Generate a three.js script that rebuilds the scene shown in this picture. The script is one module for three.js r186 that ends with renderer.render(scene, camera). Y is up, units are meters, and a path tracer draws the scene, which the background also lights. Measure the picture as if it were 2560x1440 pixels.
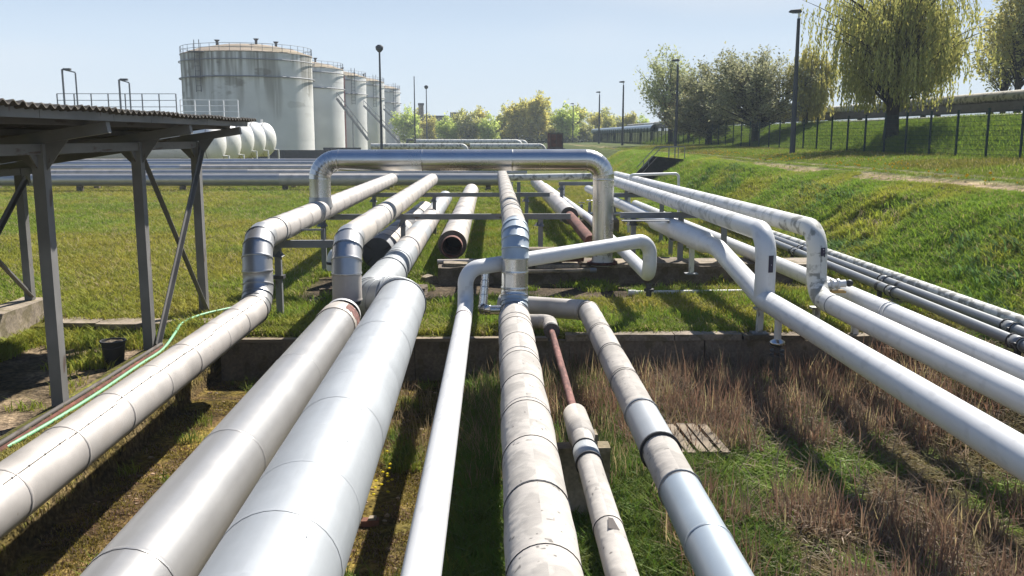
import * as THREE from 'three';
import { mergeGeometries } from 'three/addons/utils/BufferGeometryUtils.js';

// ---------------------------------------------------------------- camera, sky, sun, exposure
const scene = new THREE.Scene();
const camera = new THREE.PerspectiveCamera(34.765, 16 / 9, 0.1, 3000);
camera.position.set(0, 3.2, 0);
camera.rotation.order = 'YXZ';
camera.rotation.set(-9.33 * Math.PI / 180, -1.4746 * Math.PI / 180, 0);
const renderer = new THREE.WebGLRenderer({ antialias: true });
renderer.toneMapping = THREE.LinearToneMapping;
renderer.toneMappingExposure = 1.95;
renderer.shadowMap.enabled = true;

const SUN = new THREE.Vector3(0.55, 1.0, -0.85).normalize();
const sun = new THREE.DirectionalLight(new THREE.Color(1.0, 0.955, 0.88), 5);
sun.position.copy(SUN).multiplyScalar(120);
sun.castShadow = true;
sun.shadow.radius = 1.2;
sun.shadow.mapSize.set(4096, 4096);
Object.assign(sun.shadow.camera, { left: -70, right: 70, top: 70, bottom: -70, near: 1, far: 400 });
scene.add(sun); scene.add(sun.target);

// seeded noise
function rng(seed) { let s = seed >>> 0; return () => { s = (s + 0x6D2B79F5) >>> 0; let t = s; t = Math.imul(t ^ (t >>> 15), t | 1); t ^= t + Math.imul(t ^ (t >>> 7), t | 61); return ((t ^ (t >>> 14)) >>> 0) / 4294967296; }; }
function hash(ix, iy, s) { let h = Math.imul(ix, 374761393) ^ Math.imul(iy, 668265263) ^ Math.imul(s, 2147483647 - 1021); h = Math.imul(h ^ (h >>> 13), 1274126177); return ((h ^ (h >>> 16)) >>> 0) / 4294967295; }
function vnoise(x, y, s = 1, px = 0, py = 0) {
  let ix = Math.floor(x), iy = Math.floor(y); const fx = x - ix, fy = y - iy;
  const u = fx * fx * (3 - 2 * fx), v = fy * fy * (3 - 2 * fy);
  let ix1 = ix + 1, iy1 = iy + 1;
  if (px) { ix = ((ix % px) + px) % px; ix1 = ((ix1 % px) + px) % px; }
  if (py) { iy = ((iy % py) + py) % py; iy1 = ((iy1 % py) + py) % py; }
  const a = hash(ix, iy, s), b = hash(ix1, iy, s), c = hash(ix, iy1, s), d = hash(ix1, iy1, s);
  return a + (b - a) * u + (c - a) * v + (a - b - c + d) * u * v;
}
function fbm(x, y, oct = 4, s = 1, px = 0, py = 0) { let a = 0, w = 0.5, t = 0; for (let i = 0; i < oct; i++) { a += w * vnoise(x, y, s + i * 17, px, py); t += w; w *= 0.5; x *= 2; y *= 2; px *= 2; py *= 2; } return a / t; }
const clamp = (x, a = 0, b = 1) => Math.min(b, Math.max(a, x));
const sstep = (a, b, x) => { const t = clamp((x - a) / (b - a)); return t * t * (3 - 2 * t); };
const lerp = (a, b, t) => a + (b - a) * t;

{ // clear spring sky: pale at the horizon, blue overhead, a trace of high thin cloud
  const w = 512, h = 256, d = new Float32Array(w * h * 4);
  for (let j = 0; j < h; j++) {
    const el = ((j + 0.5) / h - 0.5) * Math.PI, e = Math.max(0, el);
    for (let i = 0; i < w; i++) {
      const k = 1 - Math.exp(-e * 4.2), k2 = 1 - Math.exp(-Math.max(0, e - 0.10) * 3.2);
      let r = lerp(0.73, 0.40, k), g = lerp(0.82, 0.60, k), b = lerp(0.89, 0.93, k);
      r = lerp(r, 0.05, k2); g = lerp(g, 0.12, k2); b = lerp(b, 0.32, k2);
      const az = (i + 0.5) / w;
      const c = sstep(0.50, 0.8, fbm(az * 14, el * 22 + az * 3, 4, 5, 14, 0)) * 0.42 * sstep(0.0, 0.06, el) * (1 - sstep(0.25, 0.7, el));
      r = lerp(r, 0.80, c); g = lerp(g, 0.84, c); b = lerp(b, 0.90, c);
      if (el < 0) { r = 0.16; g = 0.17; b = 0.12; }
      const o = (j * w + i) * 4; d[o] = r * 0.56; d[o + 1] = g * 0.555; d[o + 2] = b * 0.54; d[o + 3] = 1;
    }
  }
  const sky = new THREE.DataTexture(d, w, h, THREE.RGBAFormat, THREE.FloatType);
  sky.mapping = THREE.EquirectangularReflectionMapping; sky.magFilter = THREE.LinearFilter; sky.minFilter = THREE.LinearFilter; sky.wrapS = THREE.RepeatWrapping; sky.needsUpdate = true;
  scene.background = sky; scene.environment = sky;
}

// ---------------------------------------------------------------- object helpers
const V = (x, y, z) => new THREE.Vector3(x, y, z);
const used = {};
function numbered(n) { const k = used[n] = (used[n] ?? -1) + 1; return k ? n + '_' + String(k).padStart(3, '0') : n; }
function part(parent, name, geo, mat) { const m = new THREE.Mesh(geo, mat); m.name = name; m.castShadow = m.receiveShadow = true; parent.add(m); return m; }
function thing(name, label, category, group) { const g = new THREE.Group(); g.name = numbered(name); g.userData = { label, category }; if (group) g.userData.group = group; scene.add(g); return g; }
function solo(name, label, category, geo, mat, group) { const m = part(scene, numbered(name), geo, mat); m.userData = { label, category }; if (group) m.userData.group = group; return m; }
function struct(name, geo, mat) { const m = part(scene, name, geo, mat); m.userData = { kind: 'structure' }; return m; }
function settle(g) { // put the group's origin at the foot of the thing
  g.updateMatrixWorld(true);
  const b = new THREE.Box3().setFromObject(g), c = b.getCenter(V()); c.y = b.min.y;
  for (const k of g.children) k.position.sub(c); g.position.copy(c); return g;
}
const rgb = (r, g, b) => new THREE.Color().setRGB(r, g, b);

// ---------------------------------------------------------------- textures
function tex(w, h, fn, srgb = true) {
  const d = new Uint8Array(w * h * 4);
  for (let j = 0; j < h; j++) for (let i = 0; i < w; i++) {
    const c = fn(i / w, j / h), o = (j * w + i) * 4;
    d[o] = clamp(c[0]) * 255; d[o + 1] = clamp(c[1]) * 255; d[o + 2] = clamp(c[2]) * 255; d[o + 3] = 255;
  }
  const t = new THREE.DataTexture(d, w, h); t.wrapS = t.wrapT = THREE.RepeatWrapping; t.magFilter = THREE.LinearFilter; t.minFilter = THREE.LinearMipmapLinearFilter; t.generateMipmaps = true;
  if (srgb) t.colorSpace = THREE.SRGBColorSpace; t.needsUpdate = true; return t;
}
const g3 = v => [v, v, v];
// uv of pipes: u around, v along, both in units of 2 m
const tMetal = tex(256, 256, (u, v) => { const n = fbm(u * 6, v * 6, 4, 3, 6, 6), s = fbm(u * 40, v * 3, 3, 9, 40, 3), sp = vnoise(u * 90, v * 90, 4, 90, 90); const k = 0.87 + 0.07 * (n - 0.5) + 0.04 * (s - 0.5) + 0.01 * (sp - 0.5); return [k, k * 0.995, k * 0.985]; });
const tMetalR = tex(256, 256, (u, v) => g3(0.78 + 0.16 * (fbm(u * 8, v * 8, 4, 13, 8, 8) - 0.5) + 0.02 * (vnoise(u * 80, v * 80, 2, 80, 80) - 0.5)), false);
const tDent = tex(256, 256, (u, v) => g3(fbm(u * 6, v * 6, 3, 23, 6, 6)), false);
const tDirty = tex(512, 512, (u, v) => { // weathered sheet: dust, handling marks, brown specks
  const n = fbm(u * 5, v * 5, 5, 31, 5, 5), m = fbm(u * 12, v * 12, 4, 37, 12, 12), sp = vnoise(u * 60, v * 60, 41, 60, 60) * fbm(u * 8, v * 8, 3, 43, 8, 8);
  let k = 0.87 + 0.16 * (n - 0.5) + 0.10 * (m - 0.5); const br = sstep(0.60, 0.72, sp) * 0.5 + sstep(0.60, 0.78, m) * 0.10;
  return [k * (1 - br * 0.3), k * (0.985 - br * 0.36), k * (0.97 - br * 0.42)];
});
const tCanvas = tex(512, 512, (u, v) => { // painted wrap flaking in patches
  const n = fbm(u * 4, v * 4, 5, 51, 4, 4), p = fbm(u * 7 + 0.6 * n, v * 5, 4, 57, 7, 5), f = fbm(u * 24, v * 24, 3, 61, 24, 24), sp = vnoise(u * 46, v * 46, 63, 46, 46);
  let k = 0.87 + 0.10 * (n - 0.5); const flake = sstep(0.55, 0.64, p + 0.30 * (f - 0.5)); const light = sstep(0.56, 0.66, 1 - p + 0.2 * (f - 0.5));
  k = lerp(k, 0.74 + 0.08 * f, flake * 0.85); k = lerp(k, 0.93, light * 0.5); const dk = sstep(0.86, 0.95, sp) * sstep(0.5, 0.62, n); k *= 1 - 0.35 * dk;
  return [k, k * 0.978, k * 0.948];
});
const tCanvasB = tex(512, 512, (u, v) => g3(0.5 + 0.55 * (fbm(u * 5, v * 14, 4, 71, 5, 14) - 0.5) + 0.2 * (fbm(u * 30, v * 30, 2, 73, 30, 30) - 0.5)), false);
const tWhite = tex(256, 256, (u, v) => { const n = fbm(u * 5, v * 5, 4, 81, 5, 5), s = sstep(0.62, 0.78, fbm(u * 22, v * 10, 3, 83, 22, 10)); const k = 0.93 + 0.06 * (n - 0.5) - 0.05 * s; return [k, k * 0.997, k * 0.985]; });
const tMottle = tex(512, 512, (u, v) => { // algae and dirt on old white paint, in blotches
  const n = fbm(u * 14, v * 14, 4, 91, 14, 14), m = fbm(u * 4, v * 4, 3, 95, 4, 4), d = sstep(0.53, 0.66, n * 0.65 + m * 0.4);
  return [lerp(0.90, 0.58, d), lerp(0.895, 0.58, d), lerp(0.87, 0.55, d)];
});
const tMottleLight = tex(512, 512, (u, v) => { const n = fbm(u * 16, v * 16, 4, 91, 16, 16), m = fbm(u * 4, v * 4, 3, 195, 4, 4), s = fbm(u * 40, v * 8, 2, 197, 40, 8), d = sstep(0.5, 0.72, n * 0.6 + m * 0.3 + s * 0.15); return [lerp(0.92, 0.75, d), lerp(0.915, 0.75, d), lerp(0.905, 0.73, d)]; });
const tConc = tex(512, 512, (u, v) => { const n = fbm(u * 6, v * 6, 5, 101, 6, 6), f = fbm(u * 60, v * 60, 2, 103, 60, 60), s = sstep(0.55, 0.7, fbm(u * 9, v * 9, 4, 107, 9, 9)); let k = 0.74 + 0.3 * (n - 0.5) + 0.2 * (f - 0.5); return [k * (1 - 0.15 * s), k * (0.95 - 0.14 * s), k * (0.88 - 0.2 * s)]; });
const tConcB = tex(512, 512, (u, v) => g3(fbm(u * 10, v * 10, 5, 109, 10, 10)), false);
const tRust = tex(256, 256, (u, v) => { const n = fbm(u * 7, v * 7, 5, 111, 7, 7), f = fbm(u * 40, v * 40, 2, 113, 40, 40); const k = 0.7 + 0.55 * (n - 0.5) + 0.25 * (f - 0.5); return [k, k * 0.86, k * 0.82]; });
const tSteel = tex(256, 256, (u, v) => { const n = fbm(u * 5, v * 5, 4, 121, 5, 5), r = sstep(0.66, 0.74, fbm(u * 23, v * 5, 4, 127, 23, 5) * 0.6 + 0.4 * fbm(u * 11, v * 7, 4, 123, 11, 7)); const k = 0.82 + 0.25 * (n - 0.5); return [lerp(k, 0.52, r * 0.7), lerp(k, 0.40, r * 0.7), lerp(k, 0.33, r * 0.7)]; });
const tGround = tex(1024, 1024, (u, v) => { const n = fbm(u * 12, v * 12, 5, 131, 12, 12), f = fbm(u * 90, v * 90, 3, 133, 90, 90), c = fbm(u * 5, v * 5, 3, 137, 5, 5); const k = 0.66 + 0.55 * (n - 0.5) + 0.55 * (f - 0.5) + 0.2 * (c - 0.5); return [k, k * 0.99, k * (0.95 + 0.1 * (c - 0.5))]; });
const tGroundB = tex(1024, 1024, (u, v) => g3(0.6 * fbm(u * 24, v * 24, 4, 141, 24, 24) + 0.4 * fbm(u * 120, v * 120, 2, 143, 120, 120)), false);
const tBark = tex(128, 256, (u, v) => { const n = fbm(u * 14, v * 5, 4, 151, 14, 5); return [0.55 + 0.7 * (n - 0.5), 0.52 + 0.66 * (n - 0.5), 0.47 + 0.6 * (n - 0.5)]; });
const tWood = tex(256, 256, (u, v) => { const n = fbm(u * 3, v * 26, 4, 161, 3, 26); const k = 0.78 + 0.4 * (n - 0.5); return [k, k * 0.94, k * 0.86]; });
const tTank = tex(1024, 512, (u, v) => { // weathered tank shell: run-off streaks below the rim (v up), plate courses
  const st = fbm(u * 130, v * 2.2, 3, 171, 130, 0), wide = fbm(u * 34, v * 1.2 + 5, 3, 175, 34, 0), n = fbm(u * 20, v * 10, 4, 177, 20, 0);
  const az = sstep(0.47, 0.62, fbm(u * 7, 2.2, 2, 179, 7, 0));
  const len = 0.1 + 0.85 * wide; let d = sstep(0.40, 0.72, st * 0.65 + wide * 0.45) * sstep(1 - len, 1 - len + 0.35, v) * (0.35 + 0.65 * az);
  const blot = sstep(0.62, 0.74, n) * az * 0.5 * sstep(0.3, 0.6, v);
  d = clamp(d + blot); const k = 0.88 + 0.08 * (n - 0.5);
  return [lerp(k, 0.50, d * 0.95), lerp(k, 0.485, d * 0.95), lerp(k * 0.99, 0.44, d * 0.95)];
});
const tTankClean = tex(512, 256, (u, v) => { const st = fbm(u * 90, v * 2, 3, 181, 90, 0), n = fbm(u * 14, v * 8, 4, 183, 14, 0); const d = sstep(0.62, 0.8, st) * 0.25 * sstep(0.3, 0.9, v); const k = 0.88 + 0.1 * (n - 0.5) - d * 0.3; return [k, k * 0.995, k * 0.98]; });
function rep(t, x, y) { const c = t.clone(); c.repeat.set(x, y); c.needsUpdate = true; return c; }

// ---------------------------------------------------------------- materials
const SM = o => new THREE.MeshStandardMaterial({ side: THREE.DoubleSide, ...o });
const M = {
  sheetA: SM({ color: rgb(0.60, 0.575, 0.55), map: tDirty, metalness: 0.35, roughness: 0.72, roughnessMap: tMetalR, bumpMap: tDent, bumpScale: 0.004 }),
  sheetB: SM({ color: rgb(0.56, 0.535, 0.51), map: tDirty, metalness: 0.35, roughness: 0.78, roughnessMap: tMetalR, bumpMap: tDent, bumpScale: 0.004 }),
  sheetUp: SM({ color: rgb(0.58, 0.545, 0.50), map: tDirty, metalness: 0.25, roughness: 0.8, roughnessMap: tMetalR, bumpMap: tDent, bumpScale: 0.006 }),
  smooth: SM({ color: rgb(0.53, 0.52, 0.51), map: tMetal, metalness: 0.5, roughness: 0.46, roughnessMap: tMetalR, bumpMap: tDent, bumpScale: 0.0002 }),
  bluegrey: SM({ color: rgb(0.50, 0.53, 0.56), map: tMetal, metalness: 0.3, roughness: 0.66, roughnessMap: tMetalR, bumpMap: tDent, bumpScale: 0.0003 }),
  bright: SM({ color: rgb(0.78, 0.77, 0.76), map: tMetal, metalness: 0.96, roughness: 0.34, roughnessMap: tMetalR, bumpMap: tDent, bumpScale: 0.0006 }),
  bright2: SM({ color: rgb(0.62, 0.62, 0.625), map: tMetal, metalness: 0.75, roughness: 0.52, roughnessMap: tMetalR, bumpMap: tDent, bumpScale: 0.003 }),
  galv: SM({ color: rgb(0.52, 0.60, 0.67), map: tMetal, metalness: 0.4, roughness: 0.55, roughnessMap: tMetalR }),
  canvas: SM({ color: rgb(0.60, 0.58, 0.555), map: tCanvas, roughness: 0.88, bumpMap: tCanvasB, bumpScale: 0.02 }),
  canvas2: SM({ color: rgb(0.55, 0.53, 0.505), map: tCanvas, roughness: 0.9, bumpMap: tCanvasB, bumpScale: 0.024 }),
  white: SM({ color: rgb(0.72, 0.72, 0.725), map: tWhite, roughness: 0.42 }),
  mottle: SM({ color: rgb(0.70, 0.70, 0.69), map: tMottle, roughness: 0.62 }),
  mottleLight: SM({ color: rgb(0.72, 0.72, 0.715), map: tMottleLight, roughness: 0.55 }),
  cream: SM({ color: rgb(0.44, 0.40, 0.33), map: tMottle, roughness: 0.7 }),
  greyPipe: SM({ color: rgb(0.25, 0.265, 0.285), map: tMetal, roughness: 0.42, metalness: 0.1 }),
  steel: SM({ color: rgb(0.30, 0.31, 0.325), map: tSteel, roughness: 0.62, metalness: 0.2 }),
  steelDark: SM({ color: rgb(0.085, 0.085, 0.09), map: tSteel, roughness: 0.6, metalness: 0.2 }),
  steelBrown: SM({ color: rgb(0.14, 0.12, 0.105), map: tSteel, roughness: 0.75 }),
  shelterSteel: SM({ color: rgb(0.28, 0.27, 0.26), map: tSteel, roughness: 0.68, metalness: 0.1 }),
  band: SM({ color: rgb(0.20, 0.21, 0.225), roughness: 0.5, metalness: 0.5 }),
  black: SM({ color: rgb(0.018, 0.018, 0.02), roughness: 0.6 }),
  seam: SM({ color: rgb(0.16, 0.145, 0.13), roughness: 0.8 }),
  rust: SM({ color: rgb(0.30, 0.155, 0.115), map: tRust, roughness: 0.92, bumpMap: tConcB, bumpScale: 0.004 }),
  rustPink: SM({ color: rgb(0.42, 0.275, 0.245), map: tRust, roughness: 0.92 }),
  insul: SM({ color: rgb(0.11, 0.095, 0.085), roughness: 1, bumpMap: tConcB, bumpScale: 0.01 }),
  concrete: SM({ color: rgb(0.50, 0.455, 0.40), map: tConc, roughness: 0.95, bumpMap: tConcB, bumpScale: 0.015 }),
  concreteDark: SM({ color: rgb(0.30, 0.265, 0.225), map: tConc, roughness: 0.97, bumpMap: tConcB, bumpScale: 0.02 }),
  wood: SM({ color: rgb(0.40, 0.36, 0.30), map: tWood, roughness: 0.9 }),
  hose: SM({ color: rgb(0.20, 0.47, 0.26), roughness: 0.5 }),
  roofing: SM({ color: rgb(0.12, 0.115, 0.11), map: tConc, roughness: 0.95 }),
  green: SM({ color: rgb(0.010, 0.032, 0.028), roughness: 0.85 }),
  lampGrey: SM({ color: rgb(0.055, 0.06, 0.068), roughness: 0.8, metalness: 0 }),
  poleGrey: SM({ color: rgb(0.15, 0.16, 0.175), roughness: 0.6, metalness: 0.2 }),
  tank: SM({ color: rgb(0.86, 0.85, 0.825), map: tTank, roughness: 0.75 }),
  tankClean: SM({ color: rgb(0.84, 0.84, 0.835), map: tTankClean, roughness: 0.7 }),
  tankRoof: SM({ color: rgb(0.52, 0.45, 0.37), map: tConc, roughness: 0.85 }),
  bullet: SM({ color: rgb(0.85, 0.84, 0.81), map: tWhite, roughness: 0.5 }),
  redPaint: SM({ color: rgb(0.50, 0.20, 0.175), map: tRust, roughness: 0.7 }),
  bund: SM({ color: rgb(0.045, 0.05, 0.06), map: tConc, roughness: 0.9 }),
  farWall: SM({ color: rgb(0.36, 0.35, 0.36), map: tConc, roughness: 0.9 }),
  pinkWall: SM({ color: rgb(0.55, 0.44, 0.39), map: tConc, roughness: 0.9 }),
  bark: SM({ color: rgb(0.095, 0.08, 0.062), map: tBark, roughness: 1 }),
  label: SM({ color: rgb(0.02, 0.017, 0.035), roughness: 0.5 }),
  brick: SM({ color: rgb(0.42, 0.235, 0.16), map: tRust, roughness: 0.95 }),
  lampGlass: SM({ color: rgb(0.5, 0.52, 0.55), roughness: 0.2 }),
  brass: SM({ color: rgb(0.55, 0.36, 0.14), roughness: 0.4, metalness: 0.8 }),
  paint: SM({ color: rgb(0.75, 0.75, 0.77), roughness: 0.6 }),
};

// ---------------------------------------------------------------- geometry helpers
// sweep a circle along points; radii per point; normals follow the taper; uv in units of 2 m
function sweep(pts, radii, n = 20, { caps = false, uo = 0, vo = 0, tangents = null } = {}) {
  const N = pts.length, T = [], pos = [], nor = [], uv = [], idx = [];
  for (let i = 0; i < N; i++) { const a = pts[Math.max(0, i - 1)], b = pts[Math.min(N - 1, i + 1)]; T.push(tangents ? tangents[i].clone() : b.clone().sub(a).normalize()); }
  let nrm = Math.abs(T[0].y) < 0.9 ? V(0, 1, 0) : V(0, 0, 1);
  nrm.addScaledVector(T[0], -nrm.dot(T[0])).normalize();
  let s = 0;
  const R = i => Array.isArray(radii) ? radii[i] : radii;
  for (let i = 0; i < N; i++) {
    if (i) { s += pts[i].distanceTo(pts[i - 1]); nrm.addScaledVector(T[i], -nrm.dot(T[i])).normalize(); }
    const bi = T[i].clone().cross(nrm);
    let sl = 0, c = 0; if (i > 0) { sl += (R(i) - R(i - 1)) / Math.max(1e-4, pts[i].distanceTo(pts[i - 1])); c++; } if (i < N - 1) { sl += (R(i + 1) - R(i)) / Math.max(1e-4, pts[i + 1].distanceTo(pts[i])); c++; } sl /= c;
    for (let j = 0; j <= n; j++) {
      const a = j / n * Math.PI * 2, ca = Math.cos(a), sa = Math.sin(a);
      const d = V(nrm.x * ca + bi.x * sa, nrm.y * ca + bi.y * sa, nrm.z * ca + bi.z * sa);
      pos.push(pts[i].x + d.x * R(i), pts[i].y + d.y * R(i), pts[i].z + d.z * R(i));
      d.addScaledVector(T[i], -sl).normalize(); nor.push(d.x, d.y, d.z);
      uv.push(uo + a * R(0) / 2, vo + s / 2);
    }
  }
  for (let i = 0; i < N - 1; i++) for (let j = 0; j < n; j++) { const a = i * (n + 1) + j, b = a + n + 1; idx.push(a, a + 1, b, b, a + 1, b + 1); }
  if (caps) for (const e of [0, N - 1]) {
    const c0 = pos.length / 3, t = T[e].clone().multiplyScalar(e ? 1 : -1); pos.push(pts[e].x, pts[e].y, pts[e].z); nor.push(t.x, t.y, t.z); uv.push(0.5, 0.5);
    for (let j = 0; j <= n; j++) { const o = (e * (n + 1) + j) * 3; pos.push(pos[o], pos[o + 1], pos[o + 2]); nor.push(t.x, t.y, t.z); uv.push(0.5 + 0.1 * Math.cos(j), 0.5 + 0.1 * Math.sin(j)); }
    for (let j = 0; j < n; j++) e ? idx.push(c0, c0 + 1 + j, c0 + 2 + j) : idx.push(c0, c0 + 2 + j, c0 + 1 + j);
  }
  const g = new THREE.BufferGeometry();
  g.setAttribute('position', new THREE.Float32BufferAttribute(pos, 3)); g.setAttribute('normal', new THREE.Float32BufferAttribute(nor, 3)); g.setAttribute('uv', new THREE.Float32BufferAttribute(uv, 2)); g.setIndex(idx); return g;
}
function orient(g, a, b) { const q = new THREE.Quaternion().setFromUnitVectors(V(0, 1, 0), b.clone().sub(a).normalize()); g.applyQuaternion(q); const m = a.clone().add(b).multiplyScalar(0.5); g.translate(m.x, m.y, m.z); return g; }
function box(w, h, d, x, y, z, uvs = 0.5, chamfer = 0) { // box centred in x,z and standing on y, uv in metres*uvs
  const g = new THREE.BoxGeometry(w, h, d); const p = g.attributes.position, nn = g.attributes.normal, u = g.attributes.uv;
  for (let i = 0; i < p.count; i++) { const ax = Math.abs(nn.getX(i)), ay = Math.abs(nn.getY(i)); const X = p.getX(i) + x, Y = p.getY(i) + y, Z = p.getZ(i) + z; if (ax > 0.5) u.setXY(i, Z * uvs, Y * uvs); else if (ay > 0.5) u.setXY(i, X * uvs, Z * uvs); else u.setXY(i, X * uvs, Y * uvs); }
  g.translate(x, y + h / 2, z); return g;
}
function bar(a, b, w, h) { // rectangular bar from a to b, w sideways, h vertical-ish
  const L = a.distanceTo(b), g = new THREE.BoxGeometry(w, h, L), u = g.attributes.uv, p = g.attributes.position;
  for (let i = 0; i < p.count; i++) u.setXY(i, (p.getX(i) + p.getY(i)) * 0.7 + a.x, p.getZ(i) * 0.5 + a.z);
  const m = new THREE.Matrix4().lookAt(b, a, Math.abs(b.clone().sub(a).normalize().y) > 0.95 ? V(1, 0, 0) : V(0, 1, 0)); g.applyMatrix4(m); const c = a.clone().add(b).multiplyScalar(0.5); g.translate(c.x, c.y, c.z); return g;
}
const rod = (a, b, r, n = 8, caps = true) => sweep([a, b], [r, r], n, { caps });
function rough(g, amt, seed, freq = 3) { // knock a hewn or cast block out of true
  const p = g.attributes.position; for (let i = 0; i < p.count; i++) { const x = p.getX(i), y = p.getY(i), z = p.getZ(i); p.setXYZ(i, x + amt * (fbm(x * freq + 9, y * freq + z * freq, 2, seed) - 0.5) * 2, y + amt * (fbm(x * freq, z * freq + y, 2, seed + 3) - 0.5) * 2, z + amt * (fbm(z * freq + 4, y * freq + x * freq, 2, seed + 5) - 0.5) * 2); } g.computeVertexNormals(); return g;
}
function block(w, h, d, x, y, z, seed, amt = 0.012) { // cast concrete block with worn faces
  const g = new THREE.BoxGeometry(w, h, d, Math.max(2, Math.round(w / 0.25)), Math.max(2, Math.round(h / 0.15)), Math.max(2, Math.round(d / 0.25)));
  const p = g.attributes.position, nn = g.attributes.normal, u = g.attributes.uv;
  for (let i = 0; i < p.count; i++) { const ax = Math.abs(nn.getX(i)), ay = Math.abs(nn.getY(i)), X = p.getX(i) + x, Y = p.getY(i) + y, Z = p.getZ(i) + z; if (ax > 0.5) u.setXY(i, Z * 0.6, Y * 0.6); else if (ay > 0.5) u.setXY(i, X * 0.6, Z * 0.6); else u.setXY(i, X * 0.6, Y * 0.6); }
  g.translate(x, y + h / 2, z); const q = g.attributes.position;
  for (let i = 0; i < q.count; i++) { const a = q.getX(i), b = q.getY(i), c = q.getZ(i); const f = (k, o) => (fbm(a * k + o, b * k + c * k * 1.3 + o, 3, seed) - 0.5) * 2 * amt; q.setXYZ(i, a + f(3.1, 2), b + f(3.3, 9), c + f(2.9, 17)); }
  g.computeVertexNormals(); return g;
}

// path with rounded corners -> list of straight and arc pieces
function route(pts, R) {
  const P = pts.map(p => V(...p)), out = []; let cur = P[0].clone();
  for (let i = 1; i < P.length - 1; i++) {
    const a = P[i - 1].clone().sub(P[i]).normalize(), b = P[i + 1].clone().sub(P[i]).normalize();
    const th = Math.acos(clamp(a.dot(b), -1, 1)), t = R / Math.tan(th / 2), s = P[i].clone().addScaledVector(a, t), e = P[i].clone().addScaledVector(b, t);
    const bis = a.clone().add(b).normalize(), c = P[i].clone().addScaledVector(bis, R / Math.sin(th / 2));
    out.push({ k: 'line', a: cur, b: s });
    const u = s.clone().sub(c).normalize(), w = e.clone().sub(c).normalize(), ang = Math.acos(clamp(u.dot(w), -1, 1)), ax = u.clone().cross(w).normalize();
    out.push({ k: 'arc', at: f => c.clone().add(u.clone().applyAxisAngle(ax, f * ang).multiplyScalar(R)), tan: f => ax.clone().cross(u.clone().applyAxisAngle(ax, f * ang)).normalize(), ang });
    cur = e;
  }
  out.push({ k: 'line', a: cur, b: P[P.length - 1].clone() }); return out;
}
// sheet-clad pipe: lapped sheets on the straights, gored (lobster-back) elbows
let PS = 0;
function clad(g, pts, r, mats, { R = r * 1.7, len = 1.0, gores = 4, gb = 1, elbow = mats, n = 26, bead = 0.004, lip = 0.003, jig = 0.25, capEnds = [false, false] } = {}) {
  const rnd = rng(900 + (PS++) * 77), pcs = route(pts, R), pick = m => Array.isArray(m) ? m[Math.floor(rnd() * m.length)] : m;
  pcs.forEach((pc, pi) => {
    if (pc.k === 'line') {
      const L = pc.a.distanceTo(pc.b), k = Math.max(1, Math.round(L / len)), cut = [0]; for (let i = 1; i < k; i++) cut.push((i + (rnd() - 0.5) * jig) / k * L); cut.push(L);
      const at = s => pc.a.clone().lerp(pc.b, s / L);
      for (let i = 0; i < k; i++) {
        const s0 = cut[i], s1 = cut[i + 1] + (i < k - 1 ? 0.02 : 0), q = [s0, s0 + 0.008, s0 + 0.022, s0 + 0.032, s0 + 0.05, s1].map(s => Math.min(s, s1));
        if (s1 - s0 < 0.06) { part(g, 'cladding_sheet', sweep([at(s0), at(s1)], r + 0.004, n, { uo: rnd() * 3, vo: rnd() * 3 }), pick(mats)); continue; }
        const e = (rnd() - 0.5) * 0.003, rr = [r + lip + e, r + lip + bead + e, r + lip + bead + e, r + lip * 0.75 + e, r + 0.001 + e, r + e];
        part(g, 'cladding_sheet', sweep(q.map(at), rr, n, { uo: rnd() * 3, vo: rnd() * 3 }), pick(mats));
      }
      if (capEnds[0] && pi === 0) part(g, 'end_cap', sweep([pc.a.clone().lerp(pc.b, -0.004 / L), pc.a.clone().lerp(pc.b, 0.03 / L)], r + 0.012, n, { caps: true }), pick(mats));
      if (capEnds[1] && pi === pcs.length - 1) part(g, 'end_cap', sweep([pc.b.clone().lerp(pc.a, 0.03 / L), pc.b.clone().lerp(pc.a, -0.004 / L)], r + 0.012, n, { caps: true }), pick(mats));
    } else {
      const kk = Math.max(2, Math.round(gores * pc.ang / (Math.PI / 2)));
      for (let i = 0; i < kk; i++) {
        const f0 = i / kk, f1 = (i + 1) / kk, a = pc.at(f0), b = pc.at(f1), e = 0.004 + (rnd() - 0.5) * 0.002;
        const q = [0, 0.05, 0.14, 0.2, 1].map(t => a.clone().lerp(b, t)), ta = pc.tan(f0), tb = pc.tan(f1), tt = [0, 0.05, 0.14, 0.2, 1].map(t => ta.clone().lerp(tb, t).normalize());
        part(g, 'elbow_gore', sweep(q, [r + 0.006 * gb + e * gb, r + 0.012 * gb + e * gb, r + 0.006 * gb + e * gb, r + e * gb, r + 0.001 * gb + e * gb], n, { uo: rnd() * 3, vo: rnd() * 3, tangents: tt }), pick(elbow));
      }
    }
  });
}
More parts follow.
